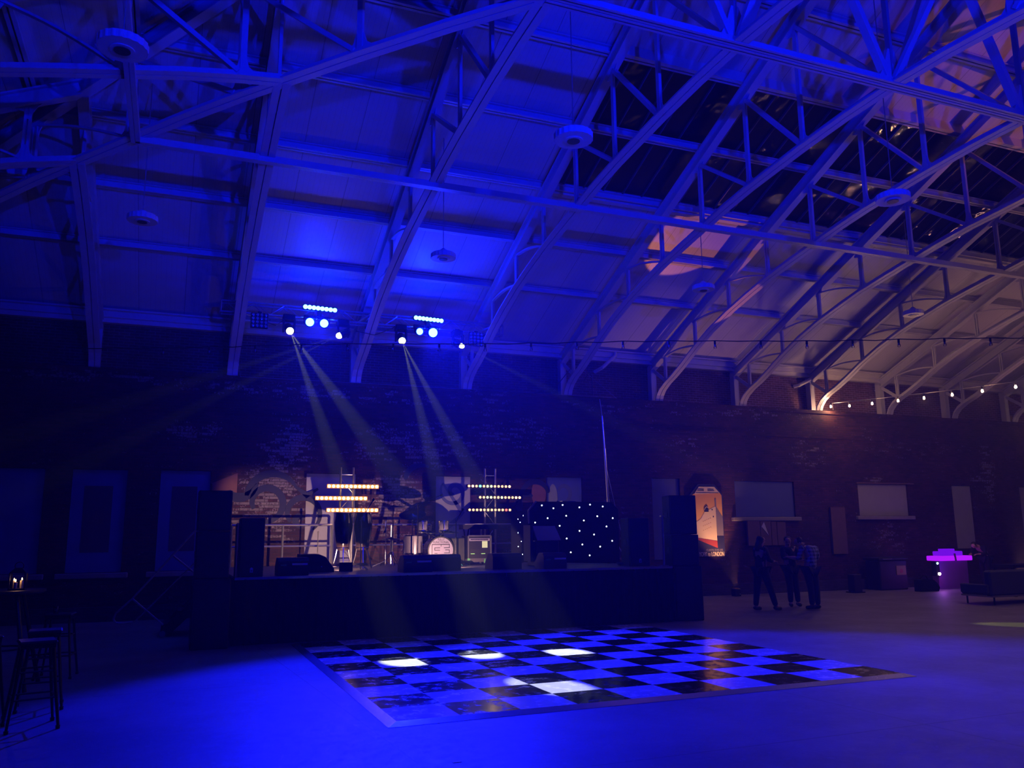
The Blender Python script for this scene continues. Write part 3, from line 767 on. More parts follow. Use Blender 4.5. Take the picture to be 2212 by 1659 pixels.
for k, (x, z) in enumerate(((4.95, 1.85), (5.42, 1.855))):
    t = MB().lathe([(.108, -.10), (.112, -.10), (.112, .10), (.108, .10)], (x, 17.25, z), (0, .18, 1), 22).build('rack_tom', 'drum_shell', K, True)
    MB().lathe([(.001, 0), (.109, 0)], (x, 17.25+.018, z+.102), (0, .18, 1), 22).build('tom_head', 'drum_head', t, True)
    for dz in (-.1, .1): MB().lathe([(.113, -.008), (.119, -.008), (.119, .008), (.113, .008)], (x, 17.25+.018*dz*10, z+dz), (0, .18, 1), 22, True).build('tom_hoop', 'chrome', t, True)
    for j in range(6):
        a = 2*PI*j/6+.2
        MB().box(-.008, .008, -.01, .01, -.05, .05).xf(Matrix.Translation((x+.116*math.cos(a), 17.25+.116*math.sin(a), z))).build('lug', 'chrome', t)
    MB().tube([(x, 17.25, z-.08), (5.22+.06*k, 17.3, SZ+.6)], .014, 6).build('tom_arm', 'chrome', K)
ft = MB().lathe([(.196, 0), (.20, 0), (.20, .38), (.196, .38)], (4.80, 17.45, SZ+.26), (0, 0, 1), 28).build('floor_tom', 'drum_shell', K, True)
MB().lathe([(.001, 0), (.197, 0)], (4.80, 17.45, SZ+.64), (0, 0, 1), 28).build('tom_head', 'drum_head', ft, True)
for zz in (.26, .63): MB().lathe([(.2, -.01), (.21, -.01), (.21, .01), (.2, .01)], (4.80, 17.45, SZ+zz), n=28, ring=True).build('tom_hoop', 'chrome', ft, True)
for k in range(3):
    a = 2*PI*k/3-.9; MB().tube([(4.8+.215*math.cos(a), 17.45+.215*math.sin(a), SZ+.5), (4.8+.23*math.cos(a), 17.45+.23*math.sin(a), SZ+.01)], .01, 6).build('tom_leg', 'chrome', K)
MB().lathe([(.165, 0), (.17, 0), (.17, .14), (.165, .14)], (5.40, 17.75, SZ+.50), n=24).build('snare_drum', 'chrome', K, True)
def cym(x, y, z, R, tilt, nm='cymbal', stand=True):
    c = MB().lathe([(.001, .02), (.03, .018), (.045, .004), (R, -.012), (R, -.016), (.04, -.002), (.001, .012)], (x, y, z), tilt, 30).build(nm, 'cymbal', K, True)
    if stand:
        MB().tube([(x, y, SZ+.25), (x, y, z+.03)], .011, 6).build('cymbal_stand', 'chrome', K)
        for k in range(3):
            a = 2*PI*k/3+.5; MB().tube([(x, y, SZ+.30), (x+.22*math.cos(a), y+.22*math.sin(a), SZ+.01)], .009, 6).build('stand_leg', 'chrome', K)
cym(4.755, 17.35, 2.12, .285, (-.16, -.38, 1)); cym(4.50, 18.0, 2.31, .26, (0, -.1, 1)); 
cym(5.08, 17.15, 1.75, .20, (.1, -.12, 1), 'cymbal', False); cym(5.52, 17.1, 1.745, .19, (-.05, -.1, 1), 'cymbal', False)
cym(4.36, 17.6, 1.62, .19, (0, -.1, 1), 'hi_hat'); MB().lathe([(.001, -.02), (.19, 0), (.19, .004)], (4.36, 17.6, 1.585), n=24).build('hi_hat', 'cymbal', K, True)
MB().lathe([(.15, 0), (.16, .03), (.15, .08)], (5.3, 18.1, SZ+.45), n=20).build('drum_stool', 'black_cloth', K, True)
MB().tube([(5.3, 18.1, SZ), (5.3, 18.1, SZ+.45)], .02, 8).build('stool_post', 'chrome', K)
def mic_stand(x, y, ztop, lb, boom=None, mat='black_metal'):
    r = thing('microphone_stand', lb, 'microphone stand', (x, y, SZ), 'microphone stands on stage')
    MB().tube([(x, y, SZ+.02), (x, y, ztop)], .010, 6).build('pole', mat, r, True)
    for k in range(3):
        a = 2*PI*k/3+.8; MB().tube([(x, y, SZ+.12), (x+.26*math.cos(a), y+.26*math.sin(a), SZ+.01)], .009, 6).build('leg', mat, r)
    if boom:
        a, b = boom; MB().tube([a, b], .008, 6).build('boom_arm', mat, r)
        d = (Vector(b)-Vector(a)).normalized(); e = Vector(b)
        MB().lathe([(.008, 0), (.012, .10), (.022, .11), (.026, .135), (.018, .16)], e, d, 12).build('microphone', 'black_metal', r, True)
    MB().lathe([(.016, -.03), (.016, .03)], (x, y, ztop), n=8).build('clutch', mat, r)
mic_stand(4.78, 17.0, 2.28, 'black boom microphone stand reaching up over the drum kit', ((4.66, 17.0, 2.25), (5.24, 17.2, 2.48)))
mic_stand(5.48, 16.6, 1.98, 'silver microphone stand right of the drum kit', ((5.47, 16.6, 1.94), (5.54, 16.55, 2.08)), 'chrome')
mic_stand(4.20, 17.4, 1.98, 'thin microphone stand left of the drum kit beside the cymbals', ((4.20, 17.4, 1.98), (4.16, 17.3, 1.86)), 'alu')
mic_stand(3.36, 15.9, 2.0, 'boom microphone stand in front of the conga drums', ((3.34, 15.9, 1.96), (3.5, 15.85, 2.24)), 'alu')
mic_stand(7.55, 17.4, 2.1, 'black microphone stand left of the starry booth', ((7.55, 17.4, 2.08), (7.5, 17.3, 2.22)))
mic_stand(2.86, 17.8, 1.75, 'low microphone stand between rail and conga drums', None, 'alu')

# ------------------------------------------------------------------ amplifier rack and keyboard
R_ = thing('amplifier_rack', 'silver edged amplifier rack with lit mixer row right of the drum kit', 'equipment rack', (6.22, 17.2, SZ))
x0, x1, y0, z0, z1 = 5.96, 6.48, 17.2, SZ+.13, 1.655
mb = MB(); mb.box(x0, x1, y0+.02, y0+.45, z0, z1); mb.build('case', 'black_cab', R_)
for (a, b, c, d) in ((x0-.012, x0+.012, z0, z1), (x1-.012, x1+.012, z0, z1), (x0, x1, z1-.012, z1+.012), (x0, x1, z0-.01, z0+.01)):
    MB().box(a, b, y0-.01, y0+.03, c, d).build('edge_profile', 'alu', R_)
MB().box(x0+.02, x1-.03, y0+.005, y0+.02, 1.545, 1.60).build('mixer_row', 'drum_head', R_)
for k in range(12): MB().lathe([(.011, 0), (.011, .02)], (x0+.06+k*.034, y0+.005, 1.575), (0, -1, 0), 8).build('knob', 'black_metal', R_)
for (a, b, c, d) in ((x0+.32, x0+.44, 1.40, 1.54),): MB().box(a, b, y0+.005, y0+.02, c, d).build('lit_panel', 'panel_light', R_)
for a in (x0+.06, x0+.30): MB().box(a, a+.085, y0+.0, y0+.02, 1.268, 1.283).build('display', 'panel_lime', R_)
MB().box(x0+.04, x0+.42, y0+.005, y0+.02, 1.19, 1.25).build('amplifier_unit', 'black_grille', R_)
MB().box(x0+.03, x1-.03, y0+.005, y0+.02, 1.30, 1.38).build('amplifier_unit', 'black_grille', R_)
MB().box(x0-.02, x1+.02, y0-.02, y0+.48, SZ+.06, SZ+.13).build('trolley', 'stage_ply', R_)
for x in (x0+.03, x1-.05):
    for y in (y0+.03, y0+.4): MB().lathe([(.03, -.012), (.03, .012)], (x, y, SZ+.03), (1, 0, 0), 12).build('caster', 'black_metal', R_)
MB().box(x0-.03, x0+.03, y0-.03, y0-.02, SZ+.04, SZ+.14).build('green_tape', 'tape_green', R_); MB().box(x1-.17, x1-.14, y0-.03, y0-.02, SZ+.04, SZ+.13).build('green_tape', 'tape_green', R_)
k_ = thing('keyboard', 'black stage keyboard on a stand behind the amplifier rack', 'keyboard', (6.5, 18.0, SZ))
MB().box(6.08, 6.92, 17.9, 18.2, 1.80, 1.90).build('keyboard_body', 'black_cab', k_)
MB().box(6.12, 6.88, 17.9, 18.02, 1.90, 1.912).build('keys', 'drum_head', k_)
for x in (6.2, 6.8):
    MB().tube([(x, 17.85, SZ+.01), (x, 18.22, 1.80)], .016, 6).build('stand_leg', 'black_metal', k_); MB().tube([(x, 18.22, SZ+.01), (x, 17.88, 1.80)], .016, 6).build('stand_leg', 'black_metal', k_)
t = thing('speaker_amplifier', 'dark amplifier cabinet left of the amplifier rack', 'amplifier', (5.75, 17.3, SZ))
MB().rbox(5.60, 5.92, 17.3, 17.6, SZ, 1.62, .02).build('cabinet', 'black_cab', t); MB().box(5.62, 5.90, 17.29, 17.3, SZ+.04, 1.45).build('grille', 'black_grille', t)

# ------------------------------------------------------------------ starry booth
B_ = thing('dj_booth', 'black booth front covered with small white star lights at the stage right', 'booth', (8.05, 16.3, SZ))
MB().prism([(6.985, SZ+.06), (9.13, SZ), (9.13, 2.2), (8.97, 2.36), (7.15, 2.36), (6.985, 2.17)], 16.28, 16.31).build('star_cloth', 'black_cloth', B_)
MB().add([(6.985, 16.29, SZ+.06), (6.93, 17.1, SZ+.06), (6.93, 17.1, 2.17), (6.985, 16.29, 2.17), (6.965, 16.29, SZ+.06), (6.91, 17.1, SZ+.06), (6.91, 17.1, 2.17), (6.965, 16.29, 2.17)],
         [(0, 1, 2, 3), (7, 6, 5, 4), (0, 4, 5, 1), (3, 2, 6, 7), (1, 5, 6, 2), (0, 3, 7, 4)]).build('side_cloth', 'black_cloth', B_)
m = MB(); m.bar((7.15, 16.27, 2.36), (6.975, 16.27, 2.17), .03, .03); m.bar((6.975, 16.27, 2.17), (6.985, 16.27, 1.9), .03, .03); m.build('frame_edge', 'alu', B_)
MB().box(7.74, 8.06, 16.2, 16.33, 2.36, 2.375).build('laptop_edge', 'alu', B_)
MB().box(8.9, 9.15, 16.31, 17.1, SZ, 2.2).build('side_cloth', 'black_cloth', B_)
star_pts = [(7.29, 2.28), (7.56, 2.22), (7.78, 2.29), (8.18, 2.24), (8.44, 2.3), (8.75, 2.26), (7.42, 2.01), (7.86, 2.06), (8.28, 1.96), (8.61, 2.05), (8.99, 2.01), (7.13, 1.92), (7.7, 1.85), (8.17, 1.74), (8.83, 1.83), (8.52, 1.66), (7.86, 1.58), (8.23, 1.45), (8.96, 1.52), (8.66, 1.4), (7.95, 1.29), (8.4, 1.22)]
for (x, z) in star_pts: MB().lathe([(.001, -.014), (.012, -.01), (.015, 0)], (x, 16.28, z), (0, 1, 0), 8).build('star_light', 'star', B_, True)
for (y, z) in ((16.5, 2.07), (16.75, 2.0), (16.65, 1.93), (16.75, 1.71), (16.6, 1.53), (16.42, 1.44), (16.75, 1.42), (16.55, 1.26)):
    MB().lathe([(.001, -.014), (.012, -.01), (.015, 0)], (6.975-.07*(y-16.29), y, z), (1, 0, 0), 8).build('star_light', 'star', B_, True)
D_ = thing('tilted_desk', 'dark lectern box with pale tilted lid in front of the starry booth', 'lectern', (7.03, 15.5, SZ))
MB().add([(6.78, 15.62, 1.84), (7.28, 15.62, 1.84), (7.36, 15.50, 1.555), (6.84, 15.50, 1.555), (6.78, 15.65, 1.83), (7.28, 15.65, 1.83), (7.36, 15.53, 1.545), (6.84, 15.53, 1.545)],
         [(3, 2, 1, 0), (4, 5, 6, 7), (0, 1, 5, 4), (1, 2, 6, 5), (2, 3, 7, 6), (3, 0, 4, 7)]).build('tilted_lid', 'board_white', D_)
MB().rbox(6.80, 7.34, 15.55, 15.95, SZ, 1.55, .02).build('case', 'black_cab', D_)
MB().box(6.72, 6.78, 15.6, 15.95, SZ+.1, 1.86).build('side_flap', 'black_cab', D_)

# ------------------------------------------------------------------ tall mast
T_ = thing('mast', 'tall slim wind-up mast with guy line standing right of the starry booth', 'stand', (9.46, 16.8, SZ))
TZ = SZ; MX = 9.20
for x in (9.13,): pass
MB().tube([(MX+.02, 16.8, TZ), (MX-.03, 16.8, 2.45)], .034, 8).build('mast_section', 'alu', T_, True)
MB().tube([(MX-.03, 16.8, 2.4), (MX-.08, 16.8, 3.6)], .026, 8).build('mast_section', 'alu', T_, True)
MB().tube([(MX-.08, 16.8, 3.55), (MX-.12, 16.8, 4.35)], .018, 8).build('mast_section', 'alu', T_, True)
MB().tube([(MX-.12, 16.8, 4.35), (MX-.17, 16.8, 4.74)], .007, 6).build('mast_tip', 'alu', T_, True)
MB().tube([(MX-.08, 16.8, 3.3), (MX+.20, 16.8, 2.06), (MX+.44, 16.8, TZ-.0)], .007, 5).build('guy_line', 'alu', T_)
MB().tube([(MX+.05, 17.1, TZ), (MX+.05, 17.1, 1.95)], .02, 6).build('side_post', 'alu', T_)
MB().tube([(MX, 16.75, SZ+.65), (MX+.3, 16.6, SZ+.02)], .014, 6).build('leg', 'alu', T_); MB().tube([(MX, 16.8, SZ+.65), (MX-.16, 17.1, SZ+.02)], .014, 6).build('leg', 'alu', T_)
for (x, y, rr) in ((8.7, 15.0, .10), (8.35, 15.1, .08), (8.95, 16.3, .07)):
    pass
c_ = thing('cable_coil', 'dark coil of cable lying on stage at the foot of the mast', 'cable', (8.6, 14.9, SZ))
for k in range(4): MB().tube([(8.55+(.16+.01*k)*math.cos(t), 15.0+(.10+.01*k)*math.sin(t), SZ+.012+.014*k) for t in [2*PI*j/20 for j in range(20)]], .008, 5, True).build('cable_loop', 'black_metal', c_, True)
# ------------------------------------------------------------------ flown lighting truss
LT = thing('lighting_truss', 'horizontal box truss carrying the stage lamps above the wall ledge', 'lighting truss', (.72, 18.1, 6.4))
LX0, LX1, LY0, LY1, LZ0, LZ1 = .72, 7.15, 18.1, 18.34, 6.40, 6.64
for y in (LY0, LY1):
    for z in (LZ0, LZ1): MB().tube([(LX0, y, z), (LX1, y, z)], .022, 8).build('chord_tube', 'alu', LT, True)
for (ya, yb, za, zb) in ((LY0, LY0, LZ0, LZ1), (LY1, LY1, LZ0, LZ1), (LY0, LY1, LZ0, LZ0)):
    m = MB(); n = 20
    for k in range(n):
        a = LX0+.05+(LX1-LX0-.1)*k/n; b = LX0+.05+(LX1-LX0-.1)*(k+1)/n
        if k % 2: m.tube([(a, ya, za), (b, yb, zb)], .008, 5)
        else: m.tube([(a, yb, zb), (b, ya, za)], .008, 5)
    m.build('lattice', 'alu', LT)
for x in (LX0, LX1):
    m = MB()
    for z in (LZ0, LZ1): m.tube([(x, LY0, z), (x, LY1, z)], .016, 6)
    for y in (LY0, LY1): m.tube([(x, y, LZ0), (x, y, LZ1)], .016, 6)
    m.build('end_frame', 'alu', LT)
for x in (xt(2)+.0, xt(3), xt(4)):
    MB().box(x-.05, x+.05, LY0-.03, LY1+.03, LZ0-.06, LZ0-.02).build('truss_shoe', 'black_metal', LT)
# LED clusters : eight lamp strip over two par cans
def cluster(x0, x1, xs, lb, big):
    r = thing('led_cluster', lb, 'stage light', ((x0+x1)/2, 18.05, 6.5), 'lit blue lamp clusters on the flown truss')
    cz = 6.63 if x0 < 4 else 6.61
    MB().box(x0-.05, x1+.05, 18.0, 18.08, cz-.05, cz+.05).build('strip_housing', 'black_metal', r)
    for k in range(8):
        x = x0+(x1-x0)*k/7
        MB().lathe([(.001, -.045), (.03, -.04), (.048, -.012), (.05, 0)], (x, 18.0, cz-.02*k/7-.00), (0, 1, 0), 14).build('led_lens', 'led_strip', r, True)
    MB().box((x0+x1)/2-.04, (x0+x1)/2+.04, 18.04, 18.16, 6.42, 6.66).build('clamp', 'black_metal', r)
    MB().box(xs[0]-.12, xs[1]+.12, 18.02, 18.07, 6.42, 6.45).build('yoke_bar', 'black_metal', r)
    for x, R in zip(xs, big):
        MB().lathe([(R*.8, .22), (R, .12), (R+.015, .0), (R+.01, -.02)], (x, 17.98, 6.285), (0, 1, .25), 20).build('par_can', 'black_metal', r, True)
        MB().lathe([(.001, -.05), (R*.7, -.04), (R*.95, -.015)], (x, 17.98, 6.285), (0, 1, .25), 20).build('par_lens', 'led_blue', r, True)
        MB().box(x-R-.03, x-R-.015, 18.0, 18.03, 6.27, 6.43).build('yoke_arm', 'black_metal', r); MB().box(x+R+.015, x+R+.03, 18.0, 18.03, 6.27, 6.43).build('yoke_arm', 'black_metal', r)
    return r
cluster(2.46, 3.10, (2.56, 2.87), 'blue lit lamp cluster on the left half of the flown truss', (.10, .10))
cluster(4.96, 5.57, (5.04, 5.36), 'blue lit lamp cluster on the right half of the flown truss', (.085, .115))
def matrix(x0, z0, lb):
    r = thing('lamp_matrix', lb, 'stage light', (x0+.18, 18.05, z0), 'unlit sixteen lamp panels on the flown truss')
    MB().rbox(x0, x0+.36, 18.0, 18.08, z0, z0+.33, .01).build('panel_housing', 'black_metal', r)
    for i in range(4):
        for j in range(4): MB().lathe([(.001, -.012), (.02, -.012), (.034, -.006), (.036, 0)], (x0+.05+.0865*i, 18.0, z0+.045+.08*j), (0, 1, 0), 12).build('reflector', 'chrome', r, True)
    MB().box(x0+.14, x0+.22, 18.03, 18.07, z0+.33, z0+.37).build('clamp', 'black_metal', r)
matrix(1.33, 6.07, 'unlit sixteen lamp matrix at the left end of the flown truss')
matrix(6.26, 6.06, 'unlit sixteen lamp matrix at the right end of the flown truss')
HEADS = []
AIM2A, AIM2B = (-4.2, 17.3, 2.9), (-3.2, 16.9, 2.0)
def head(x, z, aims, lb, R=.062):
    y = 17.97
    r = thing('moving_head', lb, 'stage light', (x, y, z), 'moving head lights with pale yellow beams')
    MB().rbox(x-.13, x+.13, 18.02, 18.20, z+.20, z+.34, .015).build('base', 'black_metal', r)
    aims = [(*a, 0) if len(a) == 2 else a for a in aims]
    d = (sum((Vector(a) for a in aims), Vector())/len(aims)-Vector((x, y, z))).normalized()
    c = Vector((x, y+.05, z))
    MB().box(x-.05, x+.05, 18.06, 18.16, z+.33, 6.44).build('clamp', 'black_metal', r)
    for s_ in (-1, 1): MB().box(x+s_*.115-.015, x+s_*.115+.015, 17.98, 18.10, z-.06, z+.22).build('yoke_arm', 'black_metal', r)
    MB().lathe([(.05, -.16), (.09, -.12), (.095, .02), (.08, .08)], c, d, 18).build('head_body', 'black_metal', r, True)
    MB().lathe([(R*1.1, .08), (R*1.12, .11), (R*.9, .145), (R*.5, .168), (.001, .175)], c, d, 18).build('front_lens', 'head_lens', r, True)
    HEADS.append((c+d*.19, aims))
YEL = (.95, 1.0, .24)
head(2.13, 6.10, [(2.98, 11.15), (3.986, 8.73)], 'leftmost lit moving head, shining two beams to the right', .07)
head(3.305, 6.09, [AIM2A, AIM2B], 'second lit moving head, right of the left blue cluster, beam leaning left')
head(4.626, 6.09, [(4.13, 11.36), (5.313, 10.99)], 'third lit moving head, just left of the right blue cluster', .07)
head(5.985, 6.07, [(14.29, 10.84)], 'rightmost and smallest lit moving head beside the right lamp matrix', .05)
c_ = thing('power_cable', 'dark cable looping along under the flown truss', 'cable', (1.7, 18.0, 6.3))
MB().tube([(1.69, 18.0, 6.2), (1.85, 18.0, 6.15), (2.0, 18.02, 6.28), (2.1, 18.06, 6.42)], .008, 5).build('cable', 'black_metal', c_)
MB().tube([(3.6, 18.1, 6.2), (4.0, 18.0, 6.12), (4.4, 18.02, 6.30), (4.5, 18.1, 6.4)], .008, 5).build('cable', 'black_metal', c_)
c_ = thing('power_cable', 'dark cable loop hanging from the truss foot above the mast', 'cable', (9.6, 19.3, 5.6))
MB().tube([(9.05, 19.45, 5.34), (9.35, 19.3, 5.75), (9.6, 19.25, 6.05), (9.9, 19.25, 6.1), (10.05, 19.25, 5.9), (9.9, 19.25, 5.65), (9.7, 19.25, 5.66), (9.62, 19.25, 5.85), (9.9, 19.25, 6.12), (10.15, 19.3, 5.8), (10.25, 19.45, 5.34)], .012, 6).build('cable', 'black_metal', c_, True)
w_ = thing('steel_wire', 'thin taut steel wire strung above the stage parallel to the wall', 'wire', (-.6, 16.9, 4.75))
MB().tube([(1.10, 16.9, 4.785), (2.4, 16.9, 4.795), (4.6, 16.9, 4.803), (9.53, 16.9, 4.81)], .004, 5).build('wire', 'alu', w_)
for xx in (1.10, 9.53): MB().tube([(xx, 16.9, 4.80), (xx, 18.7, 5.86)], .003, 4).build('wire_tail', 'alu', w_)

# ------------------------------------------------------------------ festoon lights
def festoon(pts, bulbs, lb, lit, grp, sag=.03):
    r = thing('festoon_string', lb, 'string lights', bulbs[0], grp)
    MB().tube(pts, .009 if not lit else .011, 6).build('cable', 'black_metal' if not lit else 'alu', r, True)
    for p in bulbs:
        p = Vector(p)
        b = MB().lathe([(.006, .12), (.02, .115), (.022, .05), (.018, .045)], p, n=8).build('lamp_holder', 'black_metal', r, True)
        MB().lathe([(.014, .05), (.020, .03), (.030, -.005), (.022, -.028), (.001, -.036)], p, n=12).build('bulb', 'bulb_on' if lit else 'bulb_glass', b, True)
        if not lit:
            MB().lathe([(.010, .045), (.014, .02), (.006, .0)], p, n=8).build('bulb_core', 'drum_head', b, True)
o = Vector((-3.15, 17.589, 5.16)); d = Vector((.9263, -.3768, 0)); bl = []; cb = []
sp = .857; n1 = 29
for k in range(-2, n1):
    p = o+d*(3.06+sp*k)
    zc = 5.16-.012*(1+math.cos(k*.9)); p.z = zc-.07+(.0 if k > 2 else .0)-.005*max(0, 4-k)
    if k >= 0: bl.append(p.copy())
    cb.append(Vector((p.x, p.y, p.z+.12))); 
    q = p+d*sp*.5; cb.append(Vector((q.x, q.y, p.z+.105)))
festoon(cb, bl, 'unlit string of bulbs running level across the whole picture below the roof', False, 'unlit bulb strings')
yb = [19.35, 18.662, 17.824, 16.986, 16.148, 15.31, 14.472, 13.634]
zb = [5.389, 5.312, 5.258, 5.215, 5.164, 5.121, 5.084, 5.053]
xb = [18.276, 18.331, 18.354, 18.442, 18.466, 18.508, 18.544, 18.613]
for k in range(1, 16): yb.append(13.634-.838*k); zb.append(5.053-.012*k+.0011*k*k); xb.append(18.613+.05*k)
LIT = list(zip(xb, yb, zb))
pts = [(18.5, 19.5, 5.32)]+[(x+.02, y-.05, z+.13-(.0 if i else .03)) for i, (x, y, z) in enumerate(LIT)]
festoon(pts, LIT, 'glowing string of warm bulbs rising from the wall ledge to the right edge', True, 'lit bulb strings')
LIT2 = [(27.0+.03*k, 18.9-.9*k, 5.2-.03*k+.0015*k*k) for k in range(22)]  # unseen string added to warm the right end of the hall
festoon([(27.0, 19.45, 5.3)]+[(x, y-.05, z+.13) for x, y, z in LIT2], LIT2, 'added glowing string of warm bulbs, unseen beyond the right edge', True, 'lit bulb strings')

# ------------------------------------------------------------------ dance floor
DF = thing('dance_floor', 'black and white chequered dance floor with metal edging before the stage', 'dance floor', (CX0, CY0, 0))
DF.rotation_euler = (0, 0, CROT); L = 10*CT
m = MB(); m.box(0, L, 0, L, 0, .03); m.build('checker_deck', 'checker', DF, world=False)
def ramp_(name, pts, mat='alu_edge'):
    m = MB(); m.add(pts, [(0, 1, 2, 3), (4, 7, 6, 5), (0, 4, 5, 1), (1, 5, 6, 2), (2, 6, 7, 3), (3, 7, 4, 0)]); m.build(name, mat, DF, world=False)
e = .10
for nm, a, b, oa, ob in (('edge_ramp', (0, 0), (L, 0), (-e, -e), (L+e, -e)), ('edge_ramp', (0, L), (0, 0), (-e, L+e), (-e, -e)),
                         ('edge_ramp', (L, L), (0, L), (L+e, L+e), (-e, L+e)), ('edge_ramp', (L, 0), (L, L), (L+e, -e), (L+e, L+e))):
    ramp_(nm, [(*a, .032), (*b, .032), (*ob, .003), (*oa, .003), (*a, .001), (*b, .001), (*ob, .001), (*oa, .001)])
# ------------------------------------------------------------------ steps with handrail, left of the stage
S_ = thing('stage_steps', 'dark portable steps with thin metal handrail left of the stage', 'steps', (.5, 16.4, 0))
for k in range(4):
    MB().box(.92-.22*(k+1)-.06, .92-.22*k, 16.0, 16.9, .84-.21*k-.03, .84-.21*k).build('tread', 'black_metal', S_)
MB().bar((.0, 16.02, .05), (.95, 16.02, .98), .04, .16).build('stringer', 'black_metal', S_); MB().bar((.0, 16.88, .05), (.95, 16.88, .98), .04, .16).build('stringer', 'black_metal', S_)
yy = 15.95
MB().tube([(-.50, yy, .27), (-.66, yy, .255), (-.76, yy, .27), (-.80, yy, .33), (-.77, yy, .42), (-.66, yy, .53), (-.53, yy, .655), (.07, yy, 1.38), (.30, yy, 1.66), (.70, yy, 2.12)], .017, 8).build('handrail', 'steel_paint', S_, True)
MB().tube([(-.47, yy, .27), (.40, yy, 1.20), (.80, yy, 1.62)], .013, 8).build('lower_rail', 'steel_paint', S_, True)
MB().tube([(-.53, yy, .655), (-.02, yy, .20)], .017, 8).build('rail_strut', 'steel_paint', S_, True); MB().tube([(.08, yy, 1.36), (.42, yy, 1.08)], .017, 8).build('rail_strut', 'steel_paint', S_, True)
MB().tube([(-.05, yy+.02, .02), (-.03, yy+.02, .2)], .02, 6).build('leg', 'black_metal', S_)
MB().lathe([(.05, -.02), (.05, .02)], (-.02, yy-.02, .05), (0, 1, 0), 14).build('caster', 'steel_paint', S_)
MB().box(.13, .17, yy-.02, yy-.01, .44, .49).build('tag_plate', 'tape_green', S_)

# ------------------------------------------------------------------ bar table, lantern and stools on the left
BT = thing('bar_table', 'tall dark round bar table with slanted legs at the left edge', 'table', (-1.72, 11.3, 0))
MB().lathe([(.001, 1.06), (.40, 1.06), (.42, 1.075), (.42, 1.10), (.001, 1.10)], (-1.72, 11.3, 0), n=36).build('table_top', 'wood_dark', BT, True)
for k, (dx, dy) in enumerate(((.16, -.18), (-.18, -.16), (-.16, .18), (.18, .16))):
    MB().tube([(-1.72+dx*.9, 11.3+dy*.9, 1.06), (-1.72+dx*2.1, 11.3+dy*2.1, .01)], .024, 8).build('leg', 'stool_metal', BT, True)
MB().tube([(-1.72+.25*math.cos(t), 11.3+.25*math.sin(t), .45) for t in [2*PI*j/20 for j in range(20)]], .012, 6, True).build('foot_ring', 'stool_metal', BT)
LN = thing('candle_lantern', 'small dark lantern with glowing candles on the bar table at the left edge', 'lantern', (-1.585, 11.2, 1.10))
lx, ly, lz_ = -1.585, 11.2, 1.10
MB().box(lx-.085, lx+.085, ly-.085, ly+.085, lz_, lz_+.02).build('base', 'black_metal', LN)
for a in (-1, 1):
    for b in (-1, 1): MB().box(lx+a*.078-.007, lx+a*.078+.007, ly+b*.078-.007, ly+b*.078+.007, lz_+.02, lz_+.19).build('frame_post', 'black_metal', LN)
MB().add([(lx-.09, ly-.09, lz_+.19), (lx+.09, ly-.09, lz_+.19), (lx+.09, ly+.09, lz_+.19), (lx-.09, ly+.09, lz_+.19), (lx-.035, ly-.035, lz_+.25), (lx+.035, ly-.035, lz_+.25), (lx+.035, ly+.035, lz_+.25), (lx-.035, ly+.035, lz_+.25)],
         [(3, 2, 1, 0), (4, 5, 6, 7), (0, 1, 5, 4), (1, 2, 6, 5), (2, 3, 7, 6), (3, 0, 4, 7)]).build('roof', 'black_metal', LN)
MB().tube([(lx+.045*math.cos(t), ly, lz_+.27+.045*math.sin(t)) for t in [2*PI*j/14 for j in range(14)]], .005, 5, True).build('handle', 'black_metal', LN)
for (cx_, cy_, ch) in ((-.02, -.02, .07), (.035, .03, .085), (-.045, .04, .08)):
    c = MB().lathe([(.018, 0), (.018, ch), (.001, ch)], (lx+cx_, ly+cy_, lz_+.02), n=12).build('candle', 'candle', LN, True)
    MB().lathe([(.001, 0), (.007, .008), (.004, .02), (.001, .03)], (lx+cx_, ly+cy_, lz_+.024+ch), n=8).build('flame', 'flame', c, True)
def stool():
    r = thing('bar_stool', 'tall dark metal bar stool', 'stool', (0, 0, 0), 'tall dark bar stools round the table')
    MB().rbox(-.155, .155, -.155, .155, .735, .765, .012).build('seat', 'wood_dark', r, world=False)
    for a in (-1, 1):
        for b in (-1, 1):
            MB().tube([(a*.12, b*.12, .74), (a*.155, b*.155, .40), (a*.20, b*.20, .03)], [.016, .015, .013], 6).build('leg', 'stool_metal', r, True, False)
            MB().lathe([(.018, 0), (.02, .03)], (a*.20, b*.20, 0), n=8).build('leg_tip', 'black_metal', r, True, False)
    for z, w in ((.27, .172), (.50, .145)):
        for (p, q) in (((-w, -w), (w, -w)), ((w, -w), (w, w)), ((w, w), (-w, w)), ((-w, w), (-w, -w))):
            MB().tube([(*p, z), (*q, z)], .009, 6).build('foot_rail', 'stool_metal', r, True, False)
    MB().box(-.14, .14, -.14, .14, .70, .735).build('seat_frame', 'stool_metal', r, world=False)
    return r
s0 = stool(); s0.location = (-1.07, 8.99, 0); s0.rotation_euler = (0, 0, .22); s0['label'] = 'dark metal bar stool nearest the camera at the lower left corner'
dup(s0, (-1.12, 9.95, 0), .1, 'dark metal bar stool standing behind the nearest one at lower left')
dup(s0, (-1.20, 12.0, 0), -.1, 'farthest dark metal bar stool, right of the bar table with lantern')
dup(s0, (-1.62, 9.6, 0), .4, 'dark metal bar stool cut off by the left picture edge')
g_ = thing('tumbler', 'small greenish glass standing on the farthest bar stool', 'glass', (-1.25, 11.95, .765))
MB().lathe([(.03, 0), (.034, .09), (.031, .09), (.028, .008), (.001, .008)], (-1.25, 11.95, .766), n=14).build('glass_body', 'bulb_glass', g_, True)
MB().lathe([(.026, 0), (.026, .03), (.001, .03)], (-1.25, 11.95, .776), n=12).build('wax', 'green_bits', g_, True)
